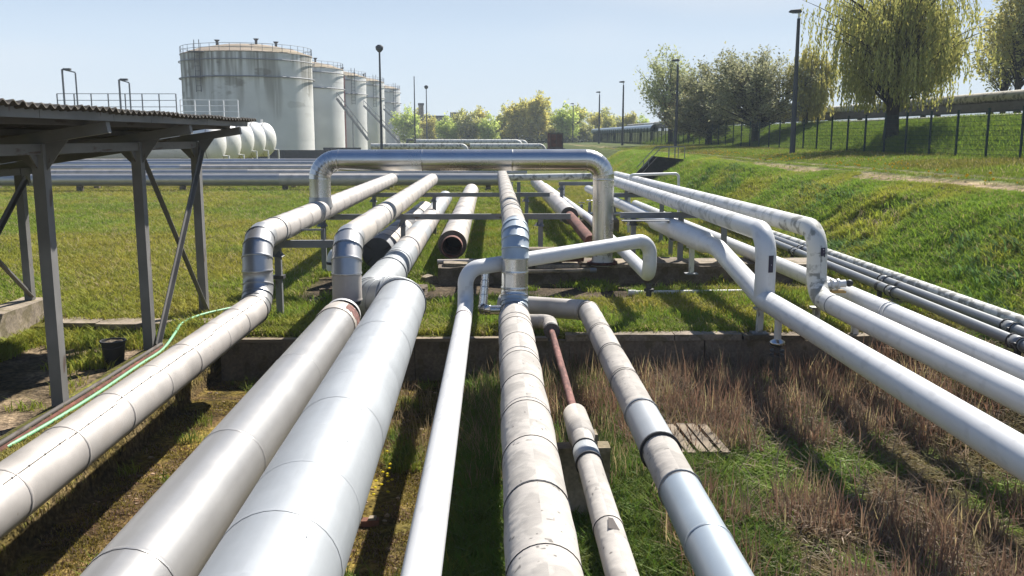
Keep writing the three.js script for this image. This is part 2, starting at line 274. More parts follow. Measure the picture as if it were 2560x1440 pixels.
// smooth welded or wrapped pipe
function welded(g, pts, r, mat, { R = r * 2.2, len = 6, n = 22, name = 'pipe_section', caps = false, wob = 0 } = {}) {
  const rnd = rng(5000 + (PS++) * 31), pcs = route(pts, R);
  pcs.forEach(pc => {
    if (pc.k === 'line') {
      const L = pc.a.distanceTo(pc.b), k = Math.max(1, Math.round(L / len));
      for (let i = 0; i < k; i++) {
        const p = [], rr = [], m = wob ? Math.max(3, Math.round(L / k / 0.12)) : 1;
        for (let j = 0; j <= m; j++) { p.push(pc.a.clone().lerp(pc.b, (i + j / m) / k)); rr.push(r * (1 + wob * (fbm(p[j].z * 2.2, p[j].x * 3 + r * 40, 3, 7) - 0.5) * 2) + (wob && j === 0 ? 0.006 : 0)); }
        part(g, name, sweep(p, rr, n, { uo: rnd() * 3, vo: rnd() * 3, caps }), mat);
      }
    } else {
      const m = 9, p = [], t = []; for (let i = 0; i <= m; i++) { p.push(pc.at(i / m)); t.push(pc.tan(i / m)); }
      part(g, 'elbow', sweep(p, r * 1.012, n, { tangents: t, uo: rnd() * 3, vo: rnd() * 3 }), mat);
    }
  });
}
// ring round a straight pipe at p along direction d
function ring(g, name, p, d, r, w, h, mat, n = 26) {
  const D = d.clone().normalize(), a = p.clone().addScaledVector(D, -w / 2), b = p.clone().addScaledVector(D, w / 2);
  const q = [a, a, b, b].map(v => v.clone()); q[1].addScaledVector(D, 0.0015); q[2].addScaledVector(D, -0.0015);
  return part(g, name, sweep(q, [r - 0.004, r + h, r + h, r - 0.004], n), mat);
}
// open pipe end: annulus
function annulus(g, name, p, d, r0, r1, mat, n = 28) {
  const geo = new THREE.RingGeometry(r0, r1, n, 1); geo.applyQuaternion(new THREE.Quaternion().setFromUnitVectors(V(0, 0, 1), d.clone().normalize())); geo.translate(p.x, p.y, p.z); return part(g, name, geo, mat);
}

// ---------------------------------------------------------------- terrain
const bankX = [8.3, 8.8, 9.4, 10.6, 11.6, 12.4, 14, 20, 21.2, 23.5, 25.6, 27.5, 60, 700], bankY = [0, 0.14, 0.5, 1.35, 1.92, 2.06, 2.1, 2.26, 2.45, 3.4, 3.98, 4.15, 4.1, 3.6];
function bank(x) { if (x <= bankX[0]) return 0; for (let i = 1; i < bankX.length; i++) if (x <= bankX[i]) { const t = (x - bankX[i - 1]) / (bankX[i] - bankX[i - 1]); return lerp(bankY[i - 1], bankY[i], t); } return bankY[bankY.length - 1]; }
const trench = (x, z) => sstep(-4.46, -4.40, x) * (1 - sstep(5.6, 7.5, x)) * sstep(-14.62, -14.56, z);
const pit = (x, z) => sstep(-7.95, -7.75, x) * (1 - sstep(-5.5, -5.28, x)) * sstep(-15.68, -15.6, z);
const track = (x, z) => { const c = 12.25 + 0.7 * (fbm(z * 0.09, 3, 3, 211) - 0.5); return Math.max(1 - sstep(0.25, 0.7, Math.abs(x - c)), 0.8 * (1 - sstep(0.15, 0.45, Math.abs(x - c - 1.5)))) * sstep(0.25, 0.45, fbm(x * 0.5, z * 0.16, 3, 213)) * sstep(20, 28, -z + 8); };
const scar = (x, z) => (1 - sstep(0.8, 1.9, Math.hypot((x - 10.1) * 1.1, (z + 24.6) * 0.55))) * sstep(0.38, 0.6, fbm(x * 1.6, z * 1.6, 3, 217));
function H(x, z) {
  const D = -z, fade = 1 - sstep(170, 240, D);
  const bx = x + 0.08 * (fbm(x * 0.15, z * 0.12, 3, 221) - 0.5) * sstep(7, 9, x) + 1.5 * sstep(33, 48, D) * (1 - sstep(10.5, 15, x)) * sstep(4, 5.4, x);
  let y = bank(bx) * fade; const t = trench(x, z), p = pit(x, z);
  y += -0.70 * t - 0.16 * p;
  y += (fbm(x * 0.9, z * 0.9, 4, 231) - 0.5) * (0.05 + 0.10 * t + 0.05 * sstep(8.5, 10, x) * (1 - sstep(11.5, 13, x)) + 0.03 * p);
  y += (fbm(x * 0.08, z * 0.08, 3, 233) - 0.5) * 0.25 * sstep(20, 40, D) * (1 - sstep(4, 9, x) * 0.5);
  y -= 0.07 * track(x, z) + 0.06 * scar(x, z);
  return y;
}
function groundColor(x, z) {
  const D = -z, t = trench(x, z), p = pit(x, z), n = fbm(x * 0.7, z * 0.7, 4, 241), m = fbm(x * 2.6, z * 2.6, 3, 243), big = fbm(x * 0.11, z * 0.11, 4, 247);
  let c = [lerp(0.115, 0.165, n), lerp(0.145, 0.165, n), 0.028];                       // lawn soil and thatch
  const yel = sstep(0.45, 0.65, big); c = [lerp(c[0], 0.19, yel * 0.6), lerp(c[1], 0.175, yel * 0.6), lerp(c[2], 0.042, yel * 0.6)];
  if (x > 5) { const b = sstep(8, 9.5, x); c = [lerp(c[0], 0.085, b * 0.7), lerp(c[1], 0.13, b * 0.7), c[2]]; }
  if (t > 0) {
    const left = 1 - sstep(-1.3, -0.2, x), moss = [0.22, 0.165, 0.04], mud = [0.19, 0.125, 0.062], wet = [0.06, 0.05, 0.026], gr = [0.085, 0.115, 0.022];
    const k = sstep(0.42, 0.6, m * 0.6 + n * 0.4); let a = moss.map((v, i) => lerp(v, mud[i], k));
    let b = wet.map((v, i) => lerp(v, gr[i], sstep(0.4, 0.6, n))); const q = a.map((v, i) => lerp(b[i], v, left)); c = c.map((v, i) => lerp(v, t < 0.995 && x < -4 ? mud[i] : q[i], t));
  }
  { const e = sstep(-21.6, -21.2, z) * (1 - sstep(-18.2, -17.4, z)) * sstep(-4.2, -3.6, x) * (1 - sstep(6.8, 7.6, x)); if (e > 0) c = c.map((v, i) => lerp(v, lerp([0.075, 0.058, 0.04][i], [0.14, 0.105, 0.07][i], m), e)); }  // bare earth, darkened to paint in the shade under the middle pipes
  if (p > 0) { const d = [0.27, 0.205, 0.145], e = [0.13, 0.10, 0.055], k = sstep(0.4, 0.62, n); const gr = sstep(-14.2, -15.4, z) * sstep(0.35, 0.6, m); c = c.map((v, i) => lerp(v, lerp(lerp(d[i], e[i], k), [0.13, 0.14, 0.03][i], gr * 0.8), p)); }
  if (x > -5 && x < -4.38 && z > -15) { const k = sstep(0.4, 0.6, m); c = c.map((v, i) => lerp(v, [0.22, 0.165, 0.09][i], k * 0.7)); }
  const tr = Math.max(track(x, z), scar(x, z)); if (tr > 0) c = c.map((v, i) => lerp(v, [0.36, 0.27, 0.165][i], tr * 0.9));
  return c;
}
{
  const line = (segs) => { const o = []; for (const [a, b, st] of segs) for (let v = a; v < b - st * 0.5; v += st) o.push(v); o.push(segs[segs.length - 1][1]); return o; };
  const xs = line([[-900, -200, 100], [-200, -60, 14], [-60, -20, 2], [-20, -9, 0.5], [-9, -4.5, 0.14], [-4.5, -4.36, 0.03], [-4.36, 14, 0.14], [14, 30, 0.4], [30, 70, 4], [70, 200, 26], [200, 900, 100]]);
  const zs = line([[-1000, -260, 74], [-260, -120, 7], [-120, -60, 2], [-60, -26, 0.5], [-26, -15.7, 0.15], [-15.7, -15.55, 0.04], [-15.55, -14.65, 0.12], [-14.65, -14.53, 0.03], [-14.53, -3, 0.12], [-3, 15, 2]]);
  const pos = [], col = [], uv = [], idx = [], nx = xs.length;
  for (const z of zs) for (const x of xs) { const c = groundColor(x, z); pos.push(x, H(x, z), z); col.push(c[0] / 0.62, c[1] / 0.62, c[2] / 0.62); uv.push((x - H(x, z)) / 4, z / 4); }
  for (let j = 0; j < zs.length - 1; j++) for (let i = 0; i < nx - 1; i++) { const a = j * nx + i, b = a + nx; idx.push(a, b, a + 1, b, b + 1, a + 1); }
  const g = new THREE.BufferGeometry(); g.setAttribute('position', new THREE.Float32BufferAttribute(pos, 3)); g.setAttribute('color', new THREE.Float32BufferAttribute(col, 3)); g.setAttribute('uv', new THREE.Float32BufferAttribute(uv, 2)); g.setIndex(idx); g.computeVertexNormals();
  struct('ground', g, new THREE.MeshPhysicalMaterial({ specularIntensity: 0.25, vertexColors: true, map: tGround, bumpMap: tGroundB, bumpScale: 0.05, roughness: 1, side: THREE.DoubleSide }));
}

// ---------------------------------------------------------------- front retaining wall and mid plinth
{
  const g = thing('retaining_wall', 'low concrete retaining wall across the trench under all the near pipes', 'wall');
  [[-4.3, -1.2], [-1.19, 1.3], [1.31, 3.5], [3.51, 5.15]].forEach(([a, b], i) => part(g, 'wall_panel', block(b - a, 0.90, 0.22, (a + b) / 2, -0.95, -14.62, 40 + i, 0.015), M.concreteDark));
  part(g, 'wall_panel', block(1.9, 0.86, 0.3, 6.11, -0.95, -14.66, 47, 0.03), M.concreteDark);
  [[-4.0, -1.5], [-1.49, -0.25], [-0.245, 0.95]].forEach(([a, b], i) => part(g, 'coping_plank', block(b - a, 0.05, 0.14, (a + b) / 2, -0.045, -14.54, 50 + i, 0.006), M.wood));
  [[1.25, 3.0], [3.006, 4.1]].forEach(([a, b], i) => part(g, 'coping_stone', block(b - a, 0.10, 0.26, (a + b) / 2, -0.055, -14.62, 55 + i, 0.012), M.concrete));
  part(g, 'coping_stone', block(1.0, 0.08, 0.30, 4.62, -0.055, -14.62, 57, 0.02), M.concreteDark);
  part(g, 'coping_stone', block(0.9, 0.1, 0.34, 6.35, -0.09, -14.66, 58, 0.02), M.concrete);
  settle(g);
}
{
  const g = thing('concrete_plinth', 'dark concrete plinth with worn slabs on top behind the white cross pipe', 'plinth');
  part(g, 'core', block(8.6, 0.5, 0.9, 3.2, -0.12, -20.45, 60, 0.03), M.concreteDark);
  const xs = [-1.0, 0.1, 1.0, 2.0, 2.6, 3.5, 4.5, 5.5, 6.6, 7.4];
  for (let i = 0; i < xs.length - 1; i++) part(g, 'slab', block(xs[i + 1] - xs[i] - 0.03 - 0.05 * (i % 2), 0.07 + 0.02 * (i % 2), 0.8 + 0.16 * (i * 7 % 3), (xs[i] + xs[i + 1]) / 2, 0.37, -20.45 + 0.08 * (i * 5 % 3 - 1), 61 + i, 0.03), i % 2 === 1 ? M.concreteDark : M.concrete);
  settle(g);
  const R = rng(888), names = ['flat rubble slab below the smooth clad riser', 'dark rubble lump behind the left trestle leg', 'rubble lump beside the white down-turned nozzle', 'broken slab in the shade below the doubled-back pipe', 'rubble lump left of the cut-off pipe mouth', 'small broken slab between the left riser and its trestle'];
  [[-2.6, -18.6, 0.5], [-3.3, -17.6, 0.3], [-3.0, -19.3, 0.34], [-1.5, -18.8, 0.55], [-1.35, -20.4, 0.32], [-3.2, -18.6, 0.4]].forEach(([x, z, w], k) => solo('rubble', names[k], 'rubble', rough(new THREE.BoxGeometry(w, 0.14 + 0.08 * R(), w * 0.7, 3, 2, 3).rotateY(R() * 3).rotateZ((R() - 0.5) * 0.3), 0.06, 800 + k, 5).translate(x, H(x, z) + 0.05, z), k % 2 ? M.concreteDark : M.concrete));
}

// ---------------------------------------------------------------- pipes in the foreground, left to right
const DZ = V(0, 0, -1);
{ // 1: dirty sheet-clad pipe beside the shelter
  const g = thing('insulated_pipe', 'leftmost near pipe, dull aluminium sheets with dark lengthwise seam, beside the green hose', 'pipe');
  clad(g, [[-3.54, 0.6, -2.2], [-3.58, 0.6, -14.3], [-3.62, 1.63, -14.3], [-3.62, 1.63, -34.8]], 0.226, [M.sheetA, M.sheetB, M.sheetA], { R: 0.5, len: 1.02, gores: 4, elbow: M.bright2, capEnds: [false, true] });
  for (let i = 0; i < 11; i++) { const z0 = -3.2 - i * 1.02, a = 0.62 + 0.05 * Math.sin(i * 2.1), X = -3.545 - i * 0.0034, p = z => V(X + Math.sin(a) * 0.2295, 0.6 + Math.cos(a) * 0.2295, z); part(g, 'lengthwise_seam', rod(p(z0), p(z0 - 0.98), 0.0045, 5), M.seam); for (let k = 0; k < 4; k++) part(g, 'rivet', new THREE.SphereGeometry(0.009, 6, 4).translate(...p(z0 - 0.12 - k * 0.25).toArray()), M.seam); }
  ring(g, 'strap_band', V(-3.62, 1.63, -19.2), DZ, 0.231, 0.1, 0.006, M.bright2);
  ring(g, 'strap_band', V(-3.62, 1.63, -15.6), DZ, 0.229, 0.03, 0.008, M.band);
  settle(g);
}
{ // 2: smooth clad pipe whose cladding stops at a rusty core
  const g = thing('insulated_pipe', 'smooth whitish clad pipe ending in a rusty core and a gored silver riser', 'pipe');
  clad(g, [[-2.06, 0.6, -2.2], [-2.13, 0.6, -12.55]], 0.28, [M.smooth], { len: 2.6, bead: 0.002 });
  const ec = part(g, 'end_collar', sweep([V(-2.13, 0.6, -12.5), V(-2.13, 0.6, -12.55), V(-2.13, 0.6, -12.95), V(-2.13, 0.6, -13.02)], [0.288, 0.296, 0.292, 0.262], 28), M.sheetUp);
  part(ec, 'rust_stain', sweepArc(V(-2.13, 0.6, -12.62), 0.2985, 0.28, 0.5, 1.75), M.rustPink);
  annulus(g, 'end_face', V(-2.13, 0.6, -13.0), V(0, 0, 1), 0.1, 0.27, M.insul);
  welded(g, [[-2.13, 0.6, -12.9], [-2.16, 0.6, -13.98], [-2.17, 1.0, -13.98]], 0.125, M.rustPink, { R: 0.25 });
  part(g, 'white_ring', sweep([V(-2.15, 0.60, -13.34), V(-2.15, 0.615, -13.40)], [0.262, 0.262], 28), M.white);
  annulus(g, 'ring_face', V(-2.15, 0.6, -13.36), V(0, 0, 1), 0.14, 0.245, M.black);
  clad(g, [[-2.17, 0.72, -13.98], [-2.17, 1.63, -13.98], [-2.10, 1.63, -34.6]], 0.222, [M.sheetUp, M.sheetA], { R: 0.5, len: 1.5, gores: 4, elbow: M.bright2, capEnds: [false, true] });
  part(g, 'sleeve_face', sweep([V(-2.17, 0.66, -13.98), V(-2.17, 0.74, -13.98)], [0.205, 0.205], 28, { caps: true }), M.black);
  ring(g, 'strap_band', V(-2.16, 1.63, -18.4), DZ, 0.226, 0.09, 0.006, M.band);
  settle(g);
}
function sweepArc(p, r, len, a0, a1) { // curved patch lying on a pipe along -z; angle from top towards +x
  const pos = [], idx = [], uv = [], n = 14, m = 8;
  for (let i = 0; i <= m; i++) for (let j = 0; j <= n; j++) { const f = i / m, a = lerp(a0, a1, j / n), w = 0.035 * (fbm(i * 1.7, j * 1.3, 2, 77) - 0.5) * (i === 0 || i === m || j === 0 || j === n ? 3 : 0); pos.push(p.x + Math.sin(a + w) * r, p.y + Math.cos(a + w) * r, p.z - len * f + w); uv.push(f, a); }
  for (let i = 0; i < m; i++) for (let j = 0; j < n; j++) { const a = i * (n + 1) + j, b = a + n + 1; idx.push(a, a + 1, b, b, a + 1, b + 1); }
  const g = new THREE.BufferGeometry(); g.setAttribute('position', new THREE.Float32BufferAttribute(pos, 3)); g.setAttribute('uv', new THREE.Float32BufferAttribute(uv, 2)); g.setIndex(idx); g.computeVertexNormals(); return g;
}
{ // 3: the large blue-grey pipe
  const g = thing('insulated_pipe', 'largest near pipe, blue-grey sheets, doubling back through a fat elbow', 'pipe');
  clad(g, [[-1.25, 0.6, -2.0], [-1.39, 0.6, -14.58], [-1.70, 0.6, -14.60]], 0.39, [M.bluegrey], { R: 0.30, len: 0.84, gores: 7, elbow: M.bluegrey, bead: 0.001, lip: 0.001, jig: 0.1, n: 36 });
  clad(g, [[-1.58, 0.6, -14.6], [-1.94, 0.6, -14.6], [-1.9, 0.6, -17.6]], 0.335, [M.bluegrey], { R: 0.33, len: 1.2, gores: 6, elbow: M.bluegrey, bead: 0.003, n: 30 });
  clad(g, [[-1.9, 0.6, -17.55], [-1.86, 0.6, -40]], 0.30, [M.sheetA, M.bluegrey], { len: 1.6, n: 26 });
  ring(g, 'strap_band', V(-1.9, 0.6, -18.9), DZ, 0.304, 0.1, 0.006, M.band);
  ring(g, 'strap_band', V(-1.9, 0.6, -17.4), DZ, 0.34, 0.12, 0.006, M.band);
  const p = (z, o = 0) => V(-1.25 - (-2 - z) * 0.0111 + Math.sin(0.62) * 0.393, 0.6 + Math.cos(0.62) * 0.393, z);
  for (let i = 0; i < 9; i++) part(g, 'lengthwise_seam', rod(p(-4.2 - i * 0.84), p(-5.0 - i * 0.84), 0.003, 5), M.bluegrey);
  settle(g);
}
{ // 4: thin white pipe that crosses to the right
  const g = thing('white_pipe', 'thin white pipe rising beside the centre pipe and crossing right to a hooked end', 'pipe');
  welded(g, [[-0.43, 0.6, -2.2], [-0.36, 0.6, -14.15], [-0.36, 1.17, -14.15], [2.83, 1.43, -15.95], [2.83, 0.78, -15.95], [3.02, 0.78, -27], [2.85, 0.8, -46]], 0.122, M.white, { R: 0.26, len: 5 });
  ring(g, 'weld_band', V(-0.37, 0.6, -13.1), DZ, 0.124, 0.03, 0.003, M.rustPink);
  part(g, 'drain_valve', mergeGeometries([sweep([V(2.83, 0.64, -15.97), V(2.83, 0.42, -15.97)], 0.05, 10, { caps: true }), sweep([V(2.83, 0.55, -15.97), V(2.83, 0.51, -15.97)], 0.09, 12, { caps: true })]), M.steelDark);
  settle(g);
}
{ // 5: wrapped centre pipe
  const g = thing('wrapped_pipe', 'thick centre pipe in flaking pale wrap with a banded silver riser', 'pipe');
  welded(g, [[0.325, 0.48, -2.2], [0.39, 0.46, -13.75]], 0.245, M.canvas, { len: 1.1, n: 32, wob: 0.035, name: 'wrap_section' });
  for (let i = 1; i < 10; i += 2) { const z = -3.1 - i * 1.1; ring(g, 'wire_band', V(0.325 + (-2.2 - z) * 0.0056, 0.48 - 0.0015 * i, z), V(0.03 * Math.sin(i * 5), 0.04 * Math.cos(i * 3), -1), 0.2475 + 0.002 * Math.sin(i * 7), 0.006, 0.003, M.steel, 30); }
  clad(g, [[0.39, 0.46, -13.7], [0.40, 0.46, -14.2], [0.42, 1.74, -14.2], [0.43, 1.74, -14.9]], 0.208, [M.bright], { R: 0.40, len: 0.3, gores: 5, elbow: [M.bright, M.galv], n: 30 });
  welded(g, [[0.43, 1.74, -14.85], [0.58, 1.70, -38]], 0.20, M.canvas2, { len: 1.6, n: 26, wob: 0.03, name: 'wrap_section' });
  ring(g, 'strap_band', V(0.447, 1.736, -17.6), DZ, 0.205, 0.12, 0.006, M.band);
  settle(g);
}
{ // 6: small wrapped pipe with a bare rusty rod
  const g = thing('wrapped_pipe', 'small wrapped pipe with torn hole and bare rusty rod, right of centre pipe', 'pipe');
  welded(g, [[0.835, 0.4, -2.2], [0.875, 0.4, -8.95]], 0.107, M.canvas, { len: 1.25, n: 22, wob: 0.03, name: 'wrap_section' });
  part(g, 'sleeve', sweep([V(0.873, 0.4, -8.3), V(0.875, 0.4, -8.35), V(0.876, 0.4, -9.05), V(0.876, 0.4, -9.1)], [0.108, 0.128, 0.12, 0.05], 22), M.canvas2);
  ring(g, 'strap_band', V(0.868, 0.4, -7.95), DZ, 0.113, 0.03, 0.008, M.black); ring(g, 'strap_band', V(0.866, 0.4, -7.6), DZ, 0.113, 0.03, 0.008, M.black); ring(g, 'wide_band', V(0.867, 0.4, -7.78), DZ, 0.113, 0.28, 0.004, M.bluegrey);
  part(g, 'rusty_rod', sweep([V(0.876, 0.4, -9.0), V(0.92, 0.4, -13.25)], 0.042, 14), M.rustPink);
  part(g, 'black_collar', sweep([V(0.92, 0.4, -13.12), V(0.92, 0.4, -13.22)], [0.118, 0.118], 22), M.black);
  annulus(g, 'collar_face', V(0.92, 0.4, -13.13), V(0, 0, 1), 0.04, 0.118, M.insul, 22);
  welded(g, [[0.92, 0.4, -13.2], [0.93, 0.4, -13.86], [0.45, 0.38, -13.98]], 0.11, M.canvas2, { R: 0.2 });
  { const s = new THREE.BufferGeometry(); const A = (a, z) => [0.843 + Math.sin(a) * 0.1185, 0.4 + Math.cos(a) * 0.1185, z]; s.setAttribute('position', new THREE.Float32BufferAttribute([...A(-0.15, -6.02), ...A(0.55, -6.02), ...A(0.33, -6.2), ...A(0.03, -6.2)], 3)); s.setIndex([0, 1, 2, 0, 2, 3]); s.computeVertexNormals(); part(g, 'torn_hole', s, M.insul); }
  settle(g);
}
{ // 7: wrapped pipe patched with grey sheet
  const g = thing('wrapped_pipe', 'wrapped pipe patched with blue-grey sheet and black strap, right of the rusty rod', 'pipe');
  const X = z => lerp(1.475, 1.62, (z + 2.2) / -12.2), P = z => V(X(z), 0.4, z);
  clad(g, [[X(-2.2), 0.4, -2.2], [X(-7.0), 0.4, -7.0]], 0.168, [M.galv], { len: 1.2, n: 28 });
  welded(g, [[X(-6.95), 0.4, -6.95], [X(-7.95), 0.4, -7.95]], 0.166, M.canvas2, { n: 28, wob: 0.03, len: 1.0, name: 'wrap_section' });
  clad(g, [[X(-7.9), 0.4, -7.9], [X(-9.0), 0.4, -9.0]], 0.172, [M.bluegrey], { len: 1.2, n: 28 });
  welded(g, [[X(-8.95), 0.4, -8.95], [1.62, 0.4, -14.1]], 0.168, M.canvas2, { len: 1.3, n: 26, wob: 0.03, name: 'wrap_section' });
  clad(g, [[1.617, 0.4, -14.0], [1.625, 0.4, -14.75], [0.2, 0.4, -15.35]], 0.165, [M.sheetA], { R: 0.24, len: 1.0, gores: 3 });
  ring(g, 'strap_band', P(-7.9), DZ, 0.178, 0.05, 0.012, M.black, 30); ring(g, 'wire_band', P(-6.98), DZ, 0.176, 0.025, 0.005, M.band, 30); ring(g, 'wire_band', P(-9.0), DZ, 0.178, 0.06, 0.004, M.band, 30);
  for (const z of [-10.3, -11.6, -12.9]) ring(g, 'wire_band', P(z), DZ, 0.172, 0.02, 0.003, M.seam);
  settle(g);
}
{
  const g = thing('steel_pipe', 'short shiny small pipe with elbow beside the banded silver riser', 'pipe');
  clad(g, [[0.30, 0.42, -14.72], [-0.10, 0.42, -14.72], [-0.06, 0.46, -19.0]], 0.075, [M.bright], { R: 0.13, len: 0.8, gores: 3, n: 18 });
  settle(g);
}
// silver arch
{
  const g = thing('silver_pipe_arch', 'tall polished silver pipe arch spanning over the middle of the pipe run', 'pipe');
  clad(g, [[-3.62, 1.86, -20], [-3.62, 2.70, -20], [2.5, 2.71, -20], [2.5, 0.66, -20]], 0.228, [M.bright], { R: 0.40, len: 1.55, gores: 8, gb: 0.15, elbow: M.bright, n: 34, bead: 0.003 });
  part(g, 'saddle', sweep([V(-3.62, 1.7, -20), V(-3.62, 1.92, -20)], [0.26, 0.235], 28), M.bright2);
  part(g, 'foot', sweep([V(2.5, 0.42, -20), V(2.5, 0.46, -20), V(2.5, 0.62, -20), V(2.5, 0.70, -20)], [0.27, 0.25, 0.22, 0.235], 24), M.mottle);
  ring(g, 'rusty_flange', V(2.5, 0.47, -20), V(0, 1, 0), 0.27, 0.06, 0.06, M.rust);
  settle(g);
}
// white pipes on the right
function sticker(g, x, y, z, w, h, chars, seed) { // dark printed label wrapped on a vertical pipe of radius 0.166, facing the camera
  const pos = [], idx = [], uv = [], n = 6, r = 0.1695; for (let i = 0; i <= n; i++) for (let j = 0; j < 2; j++) { const a = (i / n - 0.5) * w / r + 0.25; pos.push(x + Math.sin(a) * r, y + (j - 0.5) * h, z + Math.cos(a) * r); uv.push(i / n, j); }
  for (let i = 0; i < n; i++) { const a = i * 2; idx.push(a, a + 2, a + 1, a + 1, a + 2, a + 3); }
  const geo = new THREE.BufferGeometry(); geo.setAttribute('position', new THREE.Float32BufferAttribute(pos, 3)); geo.setAttribute('uv', new THREE.Float32BufferAttribute(uv, 2)); geo.setIndex(idx); geo.computeVertexNormals();
  const rnd = rng(seed), marks = []; for (let k = 0; k < chars.length; k++) marks.push([chars[k][0], chars[k][1], rnd() * 9]);
  const t = tex(64, 192, (u, v) => { let c = [0.16, 0.13, 0.21]; for (const [mv, s, sd] of marks) { const dx = (u - 0.58) * 1.0, dy = (v - mv) * 3.2; const d = Math.hypot(dx, dy); if (d < 0.2 * s && vnoise(u * 9 + sd, v * 24 + sd, 7) > 0.42) c = [0.72, 0.69, 0.75]; } return c; });
  part(g, 'sticker', geo, SM({ map: t, roughness: 0.5 }));
}
{
  const g = thing('white_pipe', 'nearest of the right-hand white pipes, with forked riser and plain dark sticker', 'pipe');
  welded(g, [[4.33, 0.6, -2.2], [4.42, 0.62, -14.0]], 0.165, M.white, { len: 6 });
  welded(g, [[4.42, 0.62, -13.98], [4.42, 0.62, -14.42], [4.32, 1.13, -17.1], [4.22, 1.16, -18.2]], 0.165, M.white, { R: 0.22 });
  welded(g, [[4.415, 0.60, -14.42], [4.41, 1.70, -14.42], [4.40, 1.70, -16.0]], 0.163, M.white, { R: 0.42 });
  welded(g, [[4.40, 1.70, -15.95], [4.28, 1.71, -36]], 0.1635, M.mottleLight, { len: 7 });
  part(g, 'reducer', sweep([V(4.262, 1.14, -17.75), V(4.26, 1.15, -17.95), V(4.04, 1.2, -22.0), V(4.03, 1.2, -22.2)], [0.168, 0.215, 0.215, 0.15], 26, { caps: true }), M.white);
  welded(g, [[4.04, 1.2, -22.1], [3.9, 1.2, -36]], 0.15, M.white);
  sticker(g, 4.41, 1.22, -14.42, 0.085, 0.27, [[0.45, 0.5]], 5);
  settle(g);
}
{
  const g = thing('white_pipe', 'second right-hand white pipe, algae-streaked riser with a lettered dark sticker', 'pipe');
  welded(g, [[5.36, 0.6, -2.2], [5.36, 0.62, -14.2]], 0.16, M.white, { len: 6 });
  ring(g, 'weld_band', V(5.36, 0.62, -13.9), DZ, 0.162, 0.02, 0.003, M.band);
  welded(g, [[5.36, 0.62, -14.15], [5.36, 0.62, -14.72], [5.36, 1.71, -14.8], [5.30, 1.72, -16.2]], 0.16, M.mottle, { R: 0.42 });
  welded(g, [[5.30, 1.72, -16.15], [4.98, 1.72, -36]], 0.16, M.mottleLight, { len: 7 });
  sticker(g, 5.36, 1.30, -14.78, 0.085, 0.27, [[0.9, 0.8], [0.72, 0.8], [0.5, 0.5], [0.3, 0.8], [0.1, 1.0]], 9);
  settle(g);
}
{
  const g = thing('white_pipe', 'third right-hand white pipe, running straight back with a clamp collar', 'pipe');
  welded(g, [[5.95, 0.6, -2.2], [6.02, 0.6, -15], [5.76, 0.6, -36]], 0.15, M.white, { R: 3, len: 7 });
  for (const z of [-13.3, -13.42]) ring(g, 'clamp_collar', V(6.01, 0.6, z), DZ, 0.153, 0.02, 0.008, M.white);
  part(g, 'clamp_lug', mergeGeometries([box(0.06, 0.05, 0.16, 5.85, 0.52, -13.36), sweep([V(5.8, 0.545, -13.36), V(5.9, 0.545, -13.36)], 0.015, 8, { caps: true })]), M.white);
  settle(g);
}
function couplings(g, xs, y, r, mat) { for (const [x, z] of xs) { const cp = part(g, 'coupling', sweep([V(x, y, z + 0.15), V(x, y, z + 0.145), V(x, y, z - 0.145), V(x, y, z - 0.15)], [r, r + 0.018, r + 0.018, r], 18), mat); for (const o of [0.13, -0.13]) ring(cp, 'coupling_clip', V(x, y, z + o), DZ, r + 0.016, 0.03, 0.014, M.black, 18); part(cp, 'clip_bolt', box(0.03, 0.05, 0.05, x - r - 0.03, y - 0.02, z + 0.12), M.black); } }
{
  const a = thing('grey_pipe', 'grey plastic pipe, nearer of the two dark ones, clipped on low stands', 'pipe');
  welded(a, [[7.2, 0.36, -6], [7.69, 0.4, -25], [7.9, 0.4, -34]], 0.082, M.greyPipe, { R: 3, n: 18, len: 8 }); couplings(a, [[7.35, -12.3], [7.47, -16.6], [7.63, -22.5]], 0.376, 0.082, M.greyPipe); settle(a);
  const b = thing('grey_pipe', 'grey plastic pipe, farther of the two dark ones, next to the outer white pipe', 'pipe');
  welded(b, [[7.7, 0.36, -6], [8.0, 0.4, -25], [8.15, 0.4, -34]], 0.082, M.greyPipe, { R: 3, n: 18, len: 8 }); couplings(b, [[7.82, -13.3], [7.89, -17.9], [7.96, -23]], 0.378, 0.082, M.greyPipe); settle(b);
  const c = thing('white_pipe', 'outermost right-hand white pipe lying along the foot of the grass bank', 'pipe');
  welded(c, [[8.15, 0.36, -6], [8.28, 0.4, -22], [8.3, 0.4, -34]], 0.105, M.mottle, { R: 3, n: 18, len: 7 }); settle(c);
}
// stands and sleepers below the right-hand pipes
[[12.3, 7.35, 7.82], [17.2, 7.49, 7.88], [22.8, 7.64, 7.96]].forEach(([d, a, b], i) => {
  const g = thing('pipe_stand', ['low black stand with slab under the grey pipes, nearest of three', 'low black stand with slab under the grey pipes, middle of three', 'low black stand with slab under the grey pipes, farthest of three'][i], 'pipe stand', 'stands under the grey pipes');
  part(g, 'slab', block(1.5, 0.14, 0.4, 7.7, Math.min(H(7, -d), H(8.2, -d)) - 0.02, -d, 80 + i, 0.02), M.concrete);
  for (const x of [a, b]) { part(g, 'upright', box(0.07, 0.3, 0.07, x, 0.0, -d), M.black); part(g, 'cradle', sweep([V(x, 0.37, -d + 0.05), V(x, 0.37, -d - 0.05)], 0.1, 16), M.black); }
  settle(g);
});
